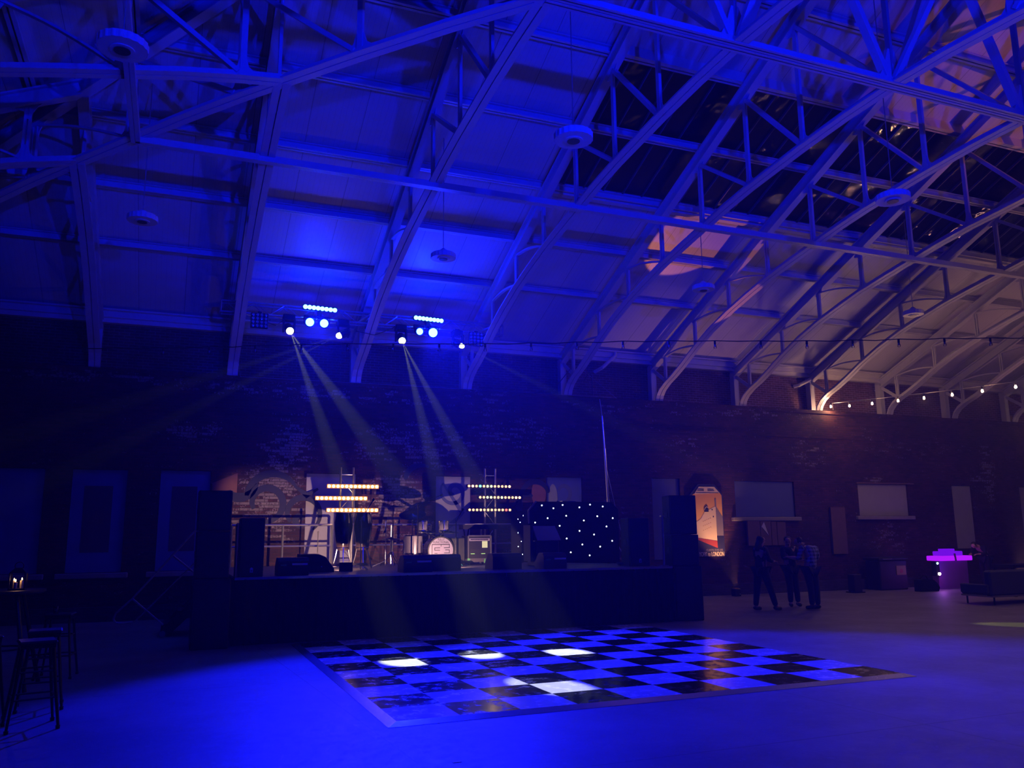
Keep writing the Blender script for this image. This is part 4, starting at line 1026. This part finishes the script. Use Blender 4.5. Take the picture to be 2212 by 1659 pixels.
# ------------------------------------------------------------------ wall pictures and odds on the right
PO = thing('wall_poster', 'tall orange poster of a white ocean liner bow hung on the wall', 'poster', (13.8, 19.46, 1.03))
py = 19.455
OUT = [(12.86, 1.03), (14.22, 1.03), (14.24, 2.73), (13.99, 3.0), (13.45, 3.0), (12.86, 2.42)]
OUT = [(13.1, 1.03), (14.22, 1.03), (14.24, 2.72), (13.98, 3.0), (13.44, 3.0), (13.12, 2.66)]
MB().prism(OUT, py-.012, py+.03).build('frame', 'poster_navy', PO)
MB().prism([(13.13, 1.06), (14.19, 1.06), (14.20, 2.70), (14.13, 2.78), (13.29, 2.74), (13.14, 2.62)], py-.016, py-.012).build('sky', 'poster_orange', PO)
MB().prism([(13.29, 2.72), (13.46, 2.93), (13.97, 2.93), (14.14, 2.76)], py-.020, py-.016).build('title_band', 'poster_white', PO)
for (a, b, z) in ((13.42, 13.62, 2.86), (13.40, 13.62, 2.82), (13.74, 13.94, 2.86), (13.74, 13.96, 2.82)): MB().box(a, b, py-.024, py-.020, z-.008, z+.008).build('band_line', 'poster_navy', PO)
MB().box(13.36, 14.1, py-.024, py-.020, 2.755, 2.765).build('band_line', 'poster_navy', PO)
MB().prism([(13.13, 1.85), (13.47, 2.05), (13.60, 2.23), (13.98, 2.40), (13.98, 1.45), (13.13, 1.57)], py-.020, py-.016).build('ship_hull', 'poster_white', PO)
MB().prism([(13.98, 2.40), (14.02, 2.36), (14.20, 2.1), (14.20, 1.59), (13.98, 1.45)], py-.020, py-.016).build('ship_side', 'poster_grey', PO)
MB().prism([(13.13, 1.57), (13.98, 1.45), (13.98, 1.26), (13.13, 1.57)][:3], py-.024, py-.020).build('ship_keel', 'poster_red', PO)
MB().prism([(13.13, 1.06), (13.98, 1.06), (13.98, 1.26), (13.13, 1.57)], py-.022, py-.018).build('sea', 'poster_navy', PO)
MB().prism([(13.98, 1.06), (14.19, 1.06), (14.19, 1.59), (13.98, 1.59)], py-.022, py-.018).build('sea', 'poster_navy', PO)
MB().box(13.955, 14.005, py-.022, py-.018, 2.38, 2.60).build('ship_mast', 'poster_grey', PO)
MB().prism([(13.60, 2.24), (13.60, 2.31), (13.63, 2.38), (13.68, 2.42), (13.72, 2.39), (13.74, 2.33), (13.74, 2.24)], py-.026, py-.022).build('ship_funnel', 'poster_navy', PO)
MB().prism([(13.595, 2.30), (13.63, 2.365), (13.68, 2.39), (13.735, 2.36), (13.735, 2.345), (13.68, 2.372), (13.64, 2.35), (13.605, 2.29)], py-.030, py-.026).build('funnel_stripe', 'poster_white', PO)
for (a, z) in ((13.86, 2.30), (13.89, 2.11)): MB().lathe([(.001, 0), (.018, 0), (.018, .004)], (a, py-.024, z), (0, 1, 0), 10).build('anchor', 'poster_navy', PO)
for r_ in range(3):
    for k in range(5): MB().lathe([(.001, 0), (.008, 0), (.008, .004)], (13.55+.06*k, py-.024, 1.98-.12*r_+.022*k), (0, 1, 0), 8).build('porthole', 'poster_red', PO)
text('YORK to LONDON', 'poster_lettering', 'poster_white', PO, (14.185, py-.024, 1.045), .165, .58, .002, 'RIGHT')
text('ATLANTIC STAR LINE', 'poster_lettering', 'poster_grey', PO, (14.15, py-.024, 1.185), .075, .78, .002, 'RIGHT')
U_ = thing('uplighter', 'small black uplighter on the floor below the ship poster', 'lamp', (14.1, 18.9, 0))
MB().rbox(14.02, 14.22, 18.82, 19.0, 0, .20, .015).build('housing', 'black_metal', U_); MB().lathe([(.07, 0), (.07, .012)], (14.12, 18.91, .2), n=14).build('lens', 'led_glow_dim', U_, True)
MB().lathe([(.012, 0), (.012, .006)], (14.17, 18.81, .06), (0, 1, 0), 8).build('status_lamp', 'chrome', U_)
for k, (a, b) in enumerate(((15.0, 15.42), (15.44, 15.80), (15.82, 16.0), (16.02, 16.32))):
    tag(MB().box(a, b, 19.40, 19.47, 1.31, 1.99-.01*k).build('wall_board', 'plank'), ['wide brown board, leftmost of four below the dark blue window board', 'brown board behind the white pennant, second from left', 'narrow brown board, third of four below the dark blue board', 'brown board, rightmost of four below the dark blue board'][k], 'board', 'brown boards below the wide window board')
tag(MB().box(18.02, 18.56, 19.41, 19.47, 1.03, 2.385).build('wall_board', 'plank'), 'tall brown plank fixed to the wall right of the standing people', 'board')
p_ = tag(MB().prism([(15.56, 1.955), (15.47, 1.83), (15.70, 1.585)], 19.389, 19.401).build('pennant', 'tape'), 'pale pointed paper pennant on the brown boards behind the people', 'pennant')
# bin with yellow notice
W_ = thing('wheelie_bin', 'black bin with yellow notice standing against the brick wall', 'bin', (19.6, 18.8, 0))
MB().rbox(19.0, 20.05, 18.7, 19.25, 0, .84, .03).build('bin_body', 'bin_plastic', W_); MB().rbox(18.96, 20.09, 18.66, 19.29, .84, .92, .02).build('lid', 'bin_plastic', W_)
MB().box(19.62, 19.98, 18.685, 18.70, .42, .68).build('notice', 'notice', W_); MB().lathe([(.001, 0), (.06, 0), (.06, .004)], (19.8, 18.68, .53), (0, 1, 0), 12).build('notice_symbol', 'poster_red', W_)
MB().tube([(19.1, 18.66, .88), (19.35, 18.62, .88), (19.45, 18.66, .88)], .012, 6).build('handle', 'alu', W_)
t = thing('waste_basket', 'small dark upright box on the floor between the people and the bin', 'box', (17.8, 18.4, 0))
MB().rbox(17.62, 17.92, 18.3, 18.55, 0.02, .5, .02).build('box_body', 'bin_plastic', t); MB().box(17.58, 17.96, 18.26, 18.59, 0, .03).build('base', 'black_metal', t)
b_ = thing('holdall', 'dark bulky bag on the floor at the foot of the glowing bar', 'bag', (19.85, 17.88, 0))
MB().prism([(19.5, 0), (20.15, 0), (20.2, .10), (20.12, .22), (20.0, .31), (19.65, .35), (19.51, .32)], 17.75, 18.0).build('bag_body', 'black_cloth', b_)
MB().tube([(19.62, 17.88, .34), (19.7, 17.88, .42), (19.84, 17.88, .42), (19.92, 17.88, .31)], .015, 6).build('handle', 'black_cloth', b_, True)
# glowing bar
G_ = thing('glowing_bar', 'small purple glowing bar counter with tiered acrylic top', 'bar', (21.4, 18.6, 0))
MB().add([(20.86, 18.35, .0), (22.0, 18.30, .0), (22.0, 18.72, .0), (21.08, 18.76, .0), (20.90, 18.35, .80), (22.02, 18.30, .80), (22.02, 18.72, .80), (21.10, 18.76, .80)],
         [(3, 2, 1, 0), (4, 5, 6, 7), (0, 1, 5, 4), (1, 2, 6, 5), (2, 3, 7, 6), (3, 0, 4, 7)]).build('counter_front', 'bar_panel', G_)
MB().rbox(20.92, 22.2, 18.25, 18.78, .80, .94, .02).build('counter_top', 'acrylic_hot', G_)
MB().rbox(21.15, 22.0, 18.4, 18.75, .94, 1.07, .02).build('upper_tier', 'acrylic_pink', G_)
MB().rbox(21.35, 21.8, 18.5, 18.72, 1.07, 1.14, .015).build('top_tier', 'acrylic_pink', G_)
MB().bar((21.48, 18.23, .80), (21.45, 18.23, 1.01), .05, .02).build('bar_strut', 'disc_core', G_)
MB().lathe([(.001, -.02), (.03, -.01), (.03, 0)], (20.72, 18.22, .74), (0, 1, 0), 12).build('spot_lens', 'led_point', G_, True)
MB().lathe([(.001, -.02), (.045, -.01), (.045, 0)], (20.76, 18.22, .44), (.4, 1, 0), 12).build('spot_lens', 'pink_point', G_, True)
MB().box(20.68, 20.80, 18.23, 18.40, .38, .80).build('lamp_case', 'black_metal', G_)
# sofa
F_ = thing('sofa', 'dark blue upholstered bench sofa with backrest at the right edge', 'sofa', (18.6, 13.6, 0))
MB().rbox(17.32, 20.2, 13.85, 14.03, .20, .77, .04).build('backrest', 'sofa_cloth', F_); MB().rbox(17.36, 20.2, 13.95, 14.7, .20, .40, .04).build('seat', 'sofa_cloth', F_)
MB().box(17.38, 20.15, 13.86, 14.7, .17, .21).build('seat_frame', 'alu', F_); MB().rbox(17.24, 17.36, 13.9, 14.6, .25, .46, .02).build('armrest', 'sofa_cloth', F_)
for x in (17.45, 20.1):
    for y in (13.9, 14.6): MB().tube([(x, y, .18), (x, y, 0)], .02, 8).build('leg', 'black_metal', F_)
t = thing('sofa_table', 'low dark side table behind the sofa at the right edge', 'table', (21.1, 15.6, 0)); t.name = 'side_table'  # table with a dark top of its own
MB().box(20.0, 22.2, 15.3, 15.9, .72, .80).build('table_top', 'black_cab', t)
for x in (20.05, 22.15):
    for y in (15.35, 15.85): MB().box(x-.03, x+.03, y-.03, y+.03, 0, .72).build('leg', 'black_metal', t)
for k, (x, y) in enumerate(((3.02, 15.62), (5.10, 15.62))):
    FL = thing('stage_uplighter', ['low visored uplighter on stage hidden behind the left monitors', 'low visored uplighter on stage hidden behind the right monitors'][k], 'lamp', (x, y, SZ))
    MB().box(x-.12, x+.12, y-.10, y-.03, SZ, SZ+.16).build('housing', 'black_metal', FL)
    MB().add([(x-.42, y-.03, 1.135), (x+.42, y-.03, 1.135), (x+.42, y+.10, 1.17), (x-.42, y+.10, 1.17), (x-.42, y-.03, 1.145), (x+.42, y-.03, 1.145), (x+.42, y+.10, 1.18), (x-.42, y+.10, 1.18)],
             [(3, 2, 1, 0), (4, 5, 6, 7), (0, 1, 5, 4), (1, 2, 6, 5), (2, 3, 7, 6), (3, 0, 4, 7)]).build('visor', 'black_metal', FL)  # visor shaped to cut the wall wash off in a level line
# floor litter
for k, (x, y, lb) in enumerate(((9.02, 5.3, 'small pale scrap on the floor below the right corner of the dance floor'), (2.1, 6.3, 'tiny scrap of tape on the floor in front of the dance floor'))):
    tag(MB().box(x-.04, x+.03, y-.008, y+.008, 0, .004).build('floor_scrap', 'tape'), lb, 'litter')
# ------------------------------------------------------------------ painted swirls on the wall (flat paint)
def swirl(cx, cz, r0, r1, turns, w, a0, mat, y, sgn=1, n=40, tail=None):
    pts = []
    for i in range(n+1):
        t = i/n; r = r0+(r1-r0)*t; a = a0+sgn*turns*2*PI*t
        pts.append((cx+r*math.cos(a), cz+r*math.sin(a), w*(.35+.65*math.sin(PI*min(1, t*.9+.1)))))
    if tail: pts += tail
    m = MB(); V = []; N = len(pts)
    for i, (x, z, ww) in enumerate(pts):
        a = pts[max(i-1, 0)]; b = pts[min(i+1, N-1)]; dx, dz = b[0]-a[0], b[1]-a[1]; L = math.hypot(dx, dz) or 1
        nx, nz = -dz/L*ww/2, dx/L*ww/2
        V += [(x+nx, y-.002, z+nz), (x-nx, y-.002, z-nz), (x-nx, y+.004, z-nz), (x+nx, y+.004, z+nz)]
    F = [(0, 1, 2, 3), ((N-1)*4+3, (N-1)*4+2, (N-1)*4+1, (N-1)*4)]
    for i in range(N-1):
        for k in range(4): k2 = (k+1) % 4; F.append((i*4+k, i*4+k2, i*4+4+k2, i*4+4+k))
    m.add(V, F); return m.build('painted_swirl', mat, wf)
yw = YW-.004
swirl(1.95, 2.42, .28, .44, .95, .16, PI*1.15, 'graffiti', yw, -1)
swirl(2.05, 2.50, .52, .62, .40, .17, PI*.95, 'graffiti', yw, -1, tail=[(2.85, 2.6, .14), (3.1, 2.75, .05)])
swirl(2.75, 2.18, .30, .44, .75, .14, PI*1.2, 'graffiti', yw, -1)
swirl(2.72, 2.05, .02, .16, .9, .16, 0, 'graffiti', yw)
swirl(1.25, 2.85, .2, .5, .35, .20, PI*1.3, 'graffiti', yw)
swirl(5.45, 2.9, .3, .5, .3, .14, PI*.9, 'graffiti', yw, -1)
swirl(8.35, 2.45, .2, .34, .7, .15, PI*.3, 'graffiti', yw)
swirl(8.62, 2.62, .30, .50, .55, .14, PI*.1, 'graffiti', yw, 1)
swirl(7.55, 2.95, .5, .7, .22, .12, PI*1.35, 'graffiti', yw)
yp = YW+.045
swirl(6.40, 2.72, .05, .36, 1.35, .12, -PI*.5, 'graffiti_soft', yp, -1, tail=[(6.62, 2.2, .12), (6.35, 1.95, .12), (6.1, 1.75, .10), (6.0, 1.6, .05)])
swirl(9.35, 2.75, .10, .30, .8, .11, PI*.9, 'graffiti_soft', yp, -1, tail=[(9.6, 2.3, .1), (9.62, 2.1, .08)])
for (a, b, c, d, mt, yq) in ((8.45, 8.85, 2.35, 3.05, 'graffiti_wash_brown', yw), (8.95, 9.2, 2.2, 2.95, 'graffiti_grey', yp)):
    m = MB(); cx, cz, rx, rz = (a+b)/2, (c+d)/2, (b-a)/2, (d-c)/2
    m.prism([(cx+rx*math.cos(2*PI*k/20), cz+rz*math.sin(2*PI*k/20)) for k in range(20)], yq+.0, yq+.003); m.build('painted_patch', mt, wf)
m = MB(); m.prism([(.80, 2.85), (1.32, 3.08), (1.32, 2.5), (.80, 2.5)], yw, yw+.003); m.build('painted_patch', 'graffiti_wash_brown', wf)  # brown patch paints the slanted left end of the warm wash

# ------------------------------------------------------------------ people
def skin_mesh(name, verts, edges, radii, mat, parent, root=0, sub=1, col=None):
    me = bpy.data.meshes.new(name); me.from_pydata(verts, edges, []); me.update()
    o = bpy.data.objects.new(name, me); COL.objects.link(o)
    md = o.modifiers.new('s', 'SKIN'); md.use_smooth_shade = True; md.branch_smoothing = .6
    sv = me.skin_vertices[0].data
    for i, r in enumerate(radii): sv[i].radius = (r, r) if not isinstance(r, tuple) else r
    sv[root].use_root = True
    sb = o.modifiers.new('u', 'SUBSURF'); sb.levels = sub; sb.render_levels = sub
    dg = bpy.context.evaluated_depsgraph_get(); m2 = bpy.data.meshes.new_from_object(o.evaluated_get(dg))
    bpy.data.objects.remove(o); bpy.data.meshes.remove(me); m2.name = name
    m2.materials.clear(); m2.materials.append(MATS[mat]); m2.shade_smooth()
    q = bpy.data.objects.new(name, m2); COL.objects.link(q); q.parent = parent; return q
def person(label, loc, rz, J, top, legs, hair='hair', longhair=False, hcol='jersey', phone=None):
    """J: joint positions in local metres, facing -Y. keys pel spi che nec hd hip kn ank toe sho elb wri (L,R pairs)"""
    r = thing('person', label, 'person', loc, 'people standing in the hall')
    V = []; E = []; R = []
    def v(p, rad, link=None):
        V.append(Vector(p)); R.append(rad)
        if link is not None: E.append((link, len(V)-1))
        return len(V)-1
    pel = v(J['pel'], (.135, .105)); spi = v(J['spi'], (.125, .09), pel); che = v(J['che'], (.15, .10), spi)
    nb = v(Vector(J['che']).lerp(Vector(J['nec']), .72), .075, che); nec = v(J['nec'], .055, nb)
    hd = Vector(J['hd']); nk = Vector(J['nec']); f = Vector(J['face']).normalized()
    up = (hd-nk).normalized()
    jaw = v(nk.lerp(hd, .55)+f*.02, (.062, .066), nec); mid = v(hd+f*.005, (.078, .09), jaw); crown = v(hd+up*.085, (.06, .07), mid)
    hands = []
    for i in (0, 1):
        s_ = J['sho'][i]; e_ = J['elb'][i]; w_ = J['wri'][i]
        a = v(s_, .062, che); ua = v(Vector(s_).lerp(Vector(e_), .5), .048, a); b = v(e_, .042, ua); fa = v(Vector(e_).lerp(Vector(w_), .4), .040, b); c = v(w_, .027, fa)
        d = (Vector(w_)-Vector(e_)).normalized()
        side = d.cross(Vector((0, 0, 1)));  side = side.normalized() if side.length > .1 else Vector((1, 0, 0))
        if abs(d.z) > .8: side = Vector((0, 1, 0))
        pn = side.cross(d).normalized()*(1 if i else 1)
        palm = v(Vector(w_)+d*.05, (.036, .02), c)
        for k in range(4):
            base = Vector(w_)+d*.085+side*(.027-.018*k); ln = (.070, .080, .074, .058)[k]
            x = v(base, .0105, palm); y = v(base+d*ln*.5-pn*.012, .0095, x); v(base+d*ln*.85-pn*.035, .0085, y)
        x = v(Vector(w_)+d*.04+side*.042, .012, palm); v(Vector(w_)+d*.085+side*.052-pn*.012, .0095, x)
    for i in (0, 1):
        h_ = J['hip'][i]; k_ = J['kn'][i]; a_ = J['ank'][i]; t_ = J['toe'][i]
        a = v(h_, .088, pel); m = v(Vector(h_).lerp(Vector(k_), .5), .075, a); b = v(k_, .056, m); m = v(Vector(k_).lerp(Vector(a_), .35), .056, b); c = v(a_, .036, m); v(t_, .03, c)
    body = skin_mesh('body', V, E, R, 'skin', r)
    # face parts
    rt = f.cross(up).normalized()
    c0 = hd+f*.082
    MB().lathe([(.001, -.012), (.012, 0), (.008, .022), (.001, .03)], c0-up*.022, f+up*-.3, 10).build('nose', 'skin', r, True, False)
    for s_ in (-1, 1):
        MB().lathe([(.001, -.006), (.010, 0), (.001, .006)], c0+rt*.03*s_+up*.008-f*.004, f, 8).build('eye', 'black_metal', r, True, False)
        MB().lathe([(.001, -.008), (.022, -.004), (.026, .004), (.001, .008)], hd+rt*.084*s_-up*.008, rt*s_, 10).build('ear', 'skin', r, True, False)
    MB().lathe([(.001, -.004), (.02, 0), (.001, .004)], c0-up*.058-f*.006, f, 8).build('mouth', 'graffiti_wash_brown', r, True, False)
    # hair
    hb = hd+up*.028-f*.018; hv = [hb-f*.03-up*.06, hb-f*.02, hb+up*.055]; hr = [.07, .098, .07]
    if longhair: hv = [hb-f*.06-up*.28, hb-f*.055-up*.14]+hv; hr = [.05, .075]+hr
    skin_mesh('hair', hv, [(i, i+1) for i in range(len(hv)-1)], hr, 'hair', r, sub=2)
    # top
    def gar(name, mat, items, links, root=0): skin_mesh(name, [Vector(p) for p, _ in items], links, [q for _, q in items], mat, r, root)
    che, spi, pel = Vector(J['che']), Vector(J['spi']), Vector(J['pel'])
    it = [(che, (.172, .125)), (spi, (.155, .118)), (pel+(spi-pel)*.1, (.165, .13)), (pel-(spi-pel).normalized()*.07, (.155, .125)), (che.lerp(Vector(J['nec']), .60), .085)]
    lk = [(0, 1), (1, 2), (2, 3), (0, 4)]
    for i in (0, 1):
        n0 = len(it); s_, e_, w_ = Vector(J['sho'][i]), Vector(J['elb'][i]), Vector(J['wri'][i])
        it += [(s_, .082), (s_.lerp(e_, .5), .066), (e_, .058), (e_.lerp(w_, .30 if top != 'jersey' else .85), .05)]
        lk += [(0, n0), (n0, n0+1), (n0+1, n0+2), (n0+2, n0+3)]
    gar('shirt', top, it, lk)
    it = [(pel, (.155, .12))]; lk = []
    for i in (0, 1):
        n0 = len(it); h_, k_, a_ = Vector(J['hip'][i]), Vector(J['kn'][i]), Vector(J['ank'][i])
        it += [(h_, .104), (h_.lerp(k_, .5), .092), (k_, .074), (k_.lerp(a_, .5), .068), (k_.lerp(a_, 1.0), .058)]
        lk += [(0, n0)]+[(n0+j, n0+j+1) for j in range(4)]
    gar('trousers', legs, it, lk)
    for i in (0, 1):
        a_, t_ = Vector(J['ank'][i]), Vector(J['toe'][i]); d = (t_-a_); d.z = 0; d.normalize()
        b0 = Vector((a_.x, a_.y, .052))
        skin_mesh('shoe', [b0-d*.03+Vector((0, 0, .05)), b0-d*.03, b0+d*.05, b0+d*.15+Vector((0, 0, -.008))], [(0, 1), (1, 2), (2, 3)], [.048, .050, .050, .038], 'shoe', r)
    if phone:
        p, dd = phone; tag_ = MB().bar(Vector(p)-Vector(dd)*.07, Vector(p)+Vector(dd)*.07, .07, .009)
        tag_.build('phone', 'phone_body', r, world=False)
    r.rotation_euler = (0, 0, rz); return r
# striding woman in black, facing right (+x)
J1 = dict(pel=(0, 0, .92), spi=(.01, 0, 1.10), che=(.0, 0, 1.27), nec=(.03, 0, 1.41), hd=(.055, 0, 1.50), face=(1, 0, -.12),
          hip=[(0, .09, .86), (0, -.09, .86)], kn=[(-.06, .10, .46), (.14, -.10, .47)], ank=[(-.12, .10, .09), (.26, -.10, .09)], toe=[(.0, .10, .04), (.40, -.10, .04)],
          sho=[(0, .17, 1.34), (0, -.17, 1.34)], elb=[(.06, .20, 1.08), (.06, -.20, 1.08)], wri=[(.26, .10, 1.06), (.27, -.10, 1.05)])
person('dark haired person in black striding to the right, leftmost of the three people', (12.0, 15.15, 0), 0.0, J1, 'jersey', 'jersey', longhair=True)
# middle person, arms held forward
J2 = dict(pel=(0, 0, .90), spi=(0, .01, 1.08), che=(-.03, 0, 1.25), nec=(-.05, -.02, 1.38), hd=(-.07, -.05, 1.475), face=(-.5, -.8, -.45),
          hip=[(-.09, 0, .85), (.09, 0, .85)], kn=[(-.06, -.02, .46), (.13, .0, .46)], ank=[(-.02, .04, .09), (.20, .05, .09)], toe=[(-.10, -.08, .04), (.16, -.08, .04)],
          sho=[(-.20, 0, 1.32), (.15, 0, 1.32)], elb=[(-.26, -.10, 1.08), (.20, -.12, 1.07)], wri=[(-.22, -.33, 1.12), (.0, -.33, 1.11)])
person('person in a dark jumper looking down, middle one of the three', (13.18, 15.60, 0), 0.0, J2, 'jersey', 'jersey', phone=((-.16, -.42, 1.14), (.3, -.9, .3)))
# plaid shirt, seen from behind, head leaning left
J3 = dict(pel=(.04, 0, .90), spi=(.07, 0, 1.08), che=(.04, 0, 1.27), nec=(-.10, .03, 1.385), hd=(-.20, .05, 1.46), face=(-.8, .5, -.35),
          hip=[(-.05, 0, .85), (.12, 0, .85)], kn=[(.0, -.02, .46), (.16, -.02, .46)], ank=[(.06, .04, .09), (.20, .02, .09)], toe=[(-.05, .10, .04), (.06, .12, .04)],
          sho=[(-.12, .05, 1.34), (.20, -.03, 1.34)], elb=[(-.18, .10, 1.09), (.27, .02, 1.08)], wri=[(-.25, .30, 1.12), (.10, .26, 1.05)])
person('person in a pale plaid shirt seen from behind, rightmost of the three', (13.05, 14.85, 0), 0.0, J3, 'plaid', 'denim')
# person bending behind the bar
J4 = dict(pel=(.06, 0, .88), spi=(.02, 0, 1.03), che=(-.10, 0, 1.16), nec=(-.27, 0, 1.22), hd=(-.36, -.01, 1.24), face=(-.8, -.2, -.6),
          hip=[(.05, -.09, .84), (.05, .09, .84)], kn=[(.0, -.09, .46), (.02, .10, .46)], ank=[(.04, -.09, .09), (.06, .10, .09)], toe=[(-.1, -.1, .04), (-.1, .1, .04)],
          sho=[(-.14, -.18, 1.20), (-.14, .18, 1.20)], elb=[(-.20, -.22, 1.0), (-.2, .22, 1.0)], wri=[(-.34, -.14, .99), (-.36, .12, .99)])
person('person in dark clothes bending at the right end of the glowing bar', (22.35, 18.0, 0), 0.0, J4, 'jersey', 'jersey')
HAZE = 0.003
# ------------------------------------------------------------------ light
def spot(loc, aim, col, energy, size, blend=.3, rad=.05, name='spot'):
    l = bpy.data.lights.new(name, 'SPOT'); l.color = col; l.energy = energy; l.spot_size = math.radians(size); l.spot_blend = blend
    l.shadow_soft_size = rad
    o = bpy.data.objects.new(name, l); COL.objects.link(o); o.location = loc
    o.rotation_euler = (Vector(aim)-Vector(loc)).to_track_quat('-Z', 'Y').to_euler(); return o
def point(loc, col, energy, rad=.05, name='point'):
    l = bpy.data.lights.new(name, 'POINT'); l.color = col; l.energy = energy; l.shadow_soft_size = rad
    o = bpy.data.objects.new(name, l); COL.objects.link(o); o.location = loc; return o
BL = (.001, .006, 1); BLS = (.004, .006, 1)
# blue stage clusters
spot((2.72, 17.85, 6.28), (3.0, 3.5, 0), BLS, 6500, 58, .35, .10, 'cluster_light')
spot((5.20, 17.85, 6.28), (7.6, 4.2, 0), BLS, 10000, 62, .35, .10, 'cluster_light')
for (x, xz, e) in ((2.78, 6.61, 90), (5.26, 6.60, 700)):
    spot((x, 17.88, xz), (x, 9, 7.5), BL, e, 150, .8, .15, 'strip_light')
spot((5.3, 17.8, 6.28), (11.5, 1.5, 0), BLS, 6500, 46, .8, .10, 'cluster_light')
for x in (2.7, 5.2): point((x, 17.72, 6.25), BL, 130, .08, 'cluster_spill')
# blue flood on the hall's rear lighting bar, tipped up at the roof
for (x, e) in ((2.6, 5400), (5.2, 5600)):
    spot((x, -1.9, 4.3), (x+1.2, 12, 14.6), BL, e, 84, .45, .09, 'rear_flood')
# moving heads
for p, aims in HEADS:
    for a_ in aims:
        spot(p, a_, YEL, (5000 if a_[0] > 10 else 13500) if a_[2] == 0 else 5000, 4.4, .6, .01, 'beam')
# warm wash on the wall behind the band
spot((3.02, 15.62, 1.12), (3.25, 19.5, 1.9), (1, .56, .38), 620, 66, .25, .006, 'stage_uplight')
spot((5.10, 15.62, 1.12), (6.7, 19.5, 1.9), (1, .56, .38), 400, 84, .3, .006, 'stage_uplight')
# battens
for (x, z) in ((3.67, 2.745), (3.42, 2.485), (3.67, 2.23)):
    for k in (0,): point((x+k, 18.16, z), (1, .50, .22), 4, .03, 'batten_glow')
for (x, z) in ((6.86, 2.79), (7.12, 2.533), (6.87, 2.243)):
    for k in (0,): point((x+k, 18.16, z), (1, .60, .32), 1.2, .03, 'batten_glow')
# festoon bulbs
for i, p in enumerate(LIT[:14:2]): point((p[0], p[1], p[2]-.06), (1, .50, .28), 30, .03, 'festoon_bulb')
for i, p in enumerate(LIT2[::4]): point((p[0], p[1], p[2]), (1, .50, .28), 15, .03, 'festoon_bulb')  # lamps of the added string out of view
# poster uplighter, then unseen amber spots added to light the roof
spot((14.12, 18.93, .24), (13.72, 19.5, 3.6), (1, .42, .14), 330, 60, .8, .03, 'uplight')
up_ = spot((14.0, 18.7, .24), (11.15, 15.45, 8.6), (1, .28, .09), 1300, 18.5, .12, .03, 'uplight'); up_.scale = (1, .55, 1)
spot((24.0, 2.0, .24), (16.4, 9.6, 10.8), (1, .24, .12), 2600, 28, .7, .05, 'uplight')
for (x, y, ax_, ay_, e) in ((24.5, 18.6, 23.5, 12.5, 1300), (33, 17.5, 30, 12, 1600), (25, 0, 23, 11, 900)):
    spot((x, y, .3), (ax_, ay_, 9), (1, .45, .40), e*.42, 78, 1, .06, 'uplight')  # unseen uplighters added to warm the roof at far right
# bar glow and candles
point((20.6, 18.05, .72), (.02, .06, 1), 6, .03, 'bar_lamp'); point((20.6, 18.0, .45), (.7, .08, 1), 5, .03, 'bar_lamp')
point((21.5, 17.9, 1.0), (.5, .02, 1), 1.5, .1, 'bar_glow')
point((lx, ly, lz_+.14), (1, .5, .2), .35, .02, 'candle_light')
w = bpy.data.worlds.new('night'); SC.world = w; w.use_nodes = True
bg = w.node_tree.nodes['Background']; bg.inputs[0].default_value = (.25, .22, 1, 1); bg.inputs[1].default_value = .0012
if HAZE > 0:
    vs = w.node_tree.nodes.new('ShaderNodeVolumeScatter'); vs.inputs['Density'].default_value = HAZE; vs.inputs['Anisotropy'].default_value = .3
    w.node_tree.links.new(vs.outputs[0], w.node_tree.nodes['World Output'].inputs['Volume'])
# ------------------------------------------------------------------ camera
cam = bpy.data.cameras.new('camera'); co = bpy.data.objects.new('camera', cam); COL.objects.link(co)
cp, sp_, cy, sy = math.cos(FPI), math.sin(FPI), math.cos(FYA), math.sin(FYA)
F = Vector((sy*cp, cy*cp, sp_)); Rt = Vector((cy, -sy, 0)); U = Rt.cross(F)
cr, sr = math.cos(FRO), math.sin(FRO); R2 = Rt*cr+U*sr; U2 = -Rt*sr+U*cr
co.matrix_world = Matrix(((R2.x, U2.x, -F.x, 0), (R2.y, U2.y, -F.y, 0), (R2.z, U2.z, -F.z, CH), (0, 0, 0, 1)))
cam.sensor_fit = 'HORIZONTAL'; cam.sensor_width = 36; cam.lens = FOC/2212*36; cam.clip_start = .05; cam.clip_end = 200
SC.camera = co
vs_ = SC.view_settings; vs_.view_transform = 'Standard'; vs_.look = 'None'; vs_.gamma = 1; vs_.use_curve_mapping = False; vs_.exposure = 0
cy_ = SC.cycles; cy_.use_denoising = True; cy_.max_bounces = 4; cy_.diffuse_bounces = 2; cy_.glossy_bounces = 2; cy_.use_adaptive_sampling = True; cy_.adaptive_threshold = .06; cy_.volume_bounces = 0; cy_.transparent_max_bounces = 8
cy_.sample_clamp_indirect = 3; cy_.sample_clamp_direct = 0; cy_.caustics_reflective = False; cy_.caustics_refractive = False
try: cy_.use_light_tree = True
except Exception: pass
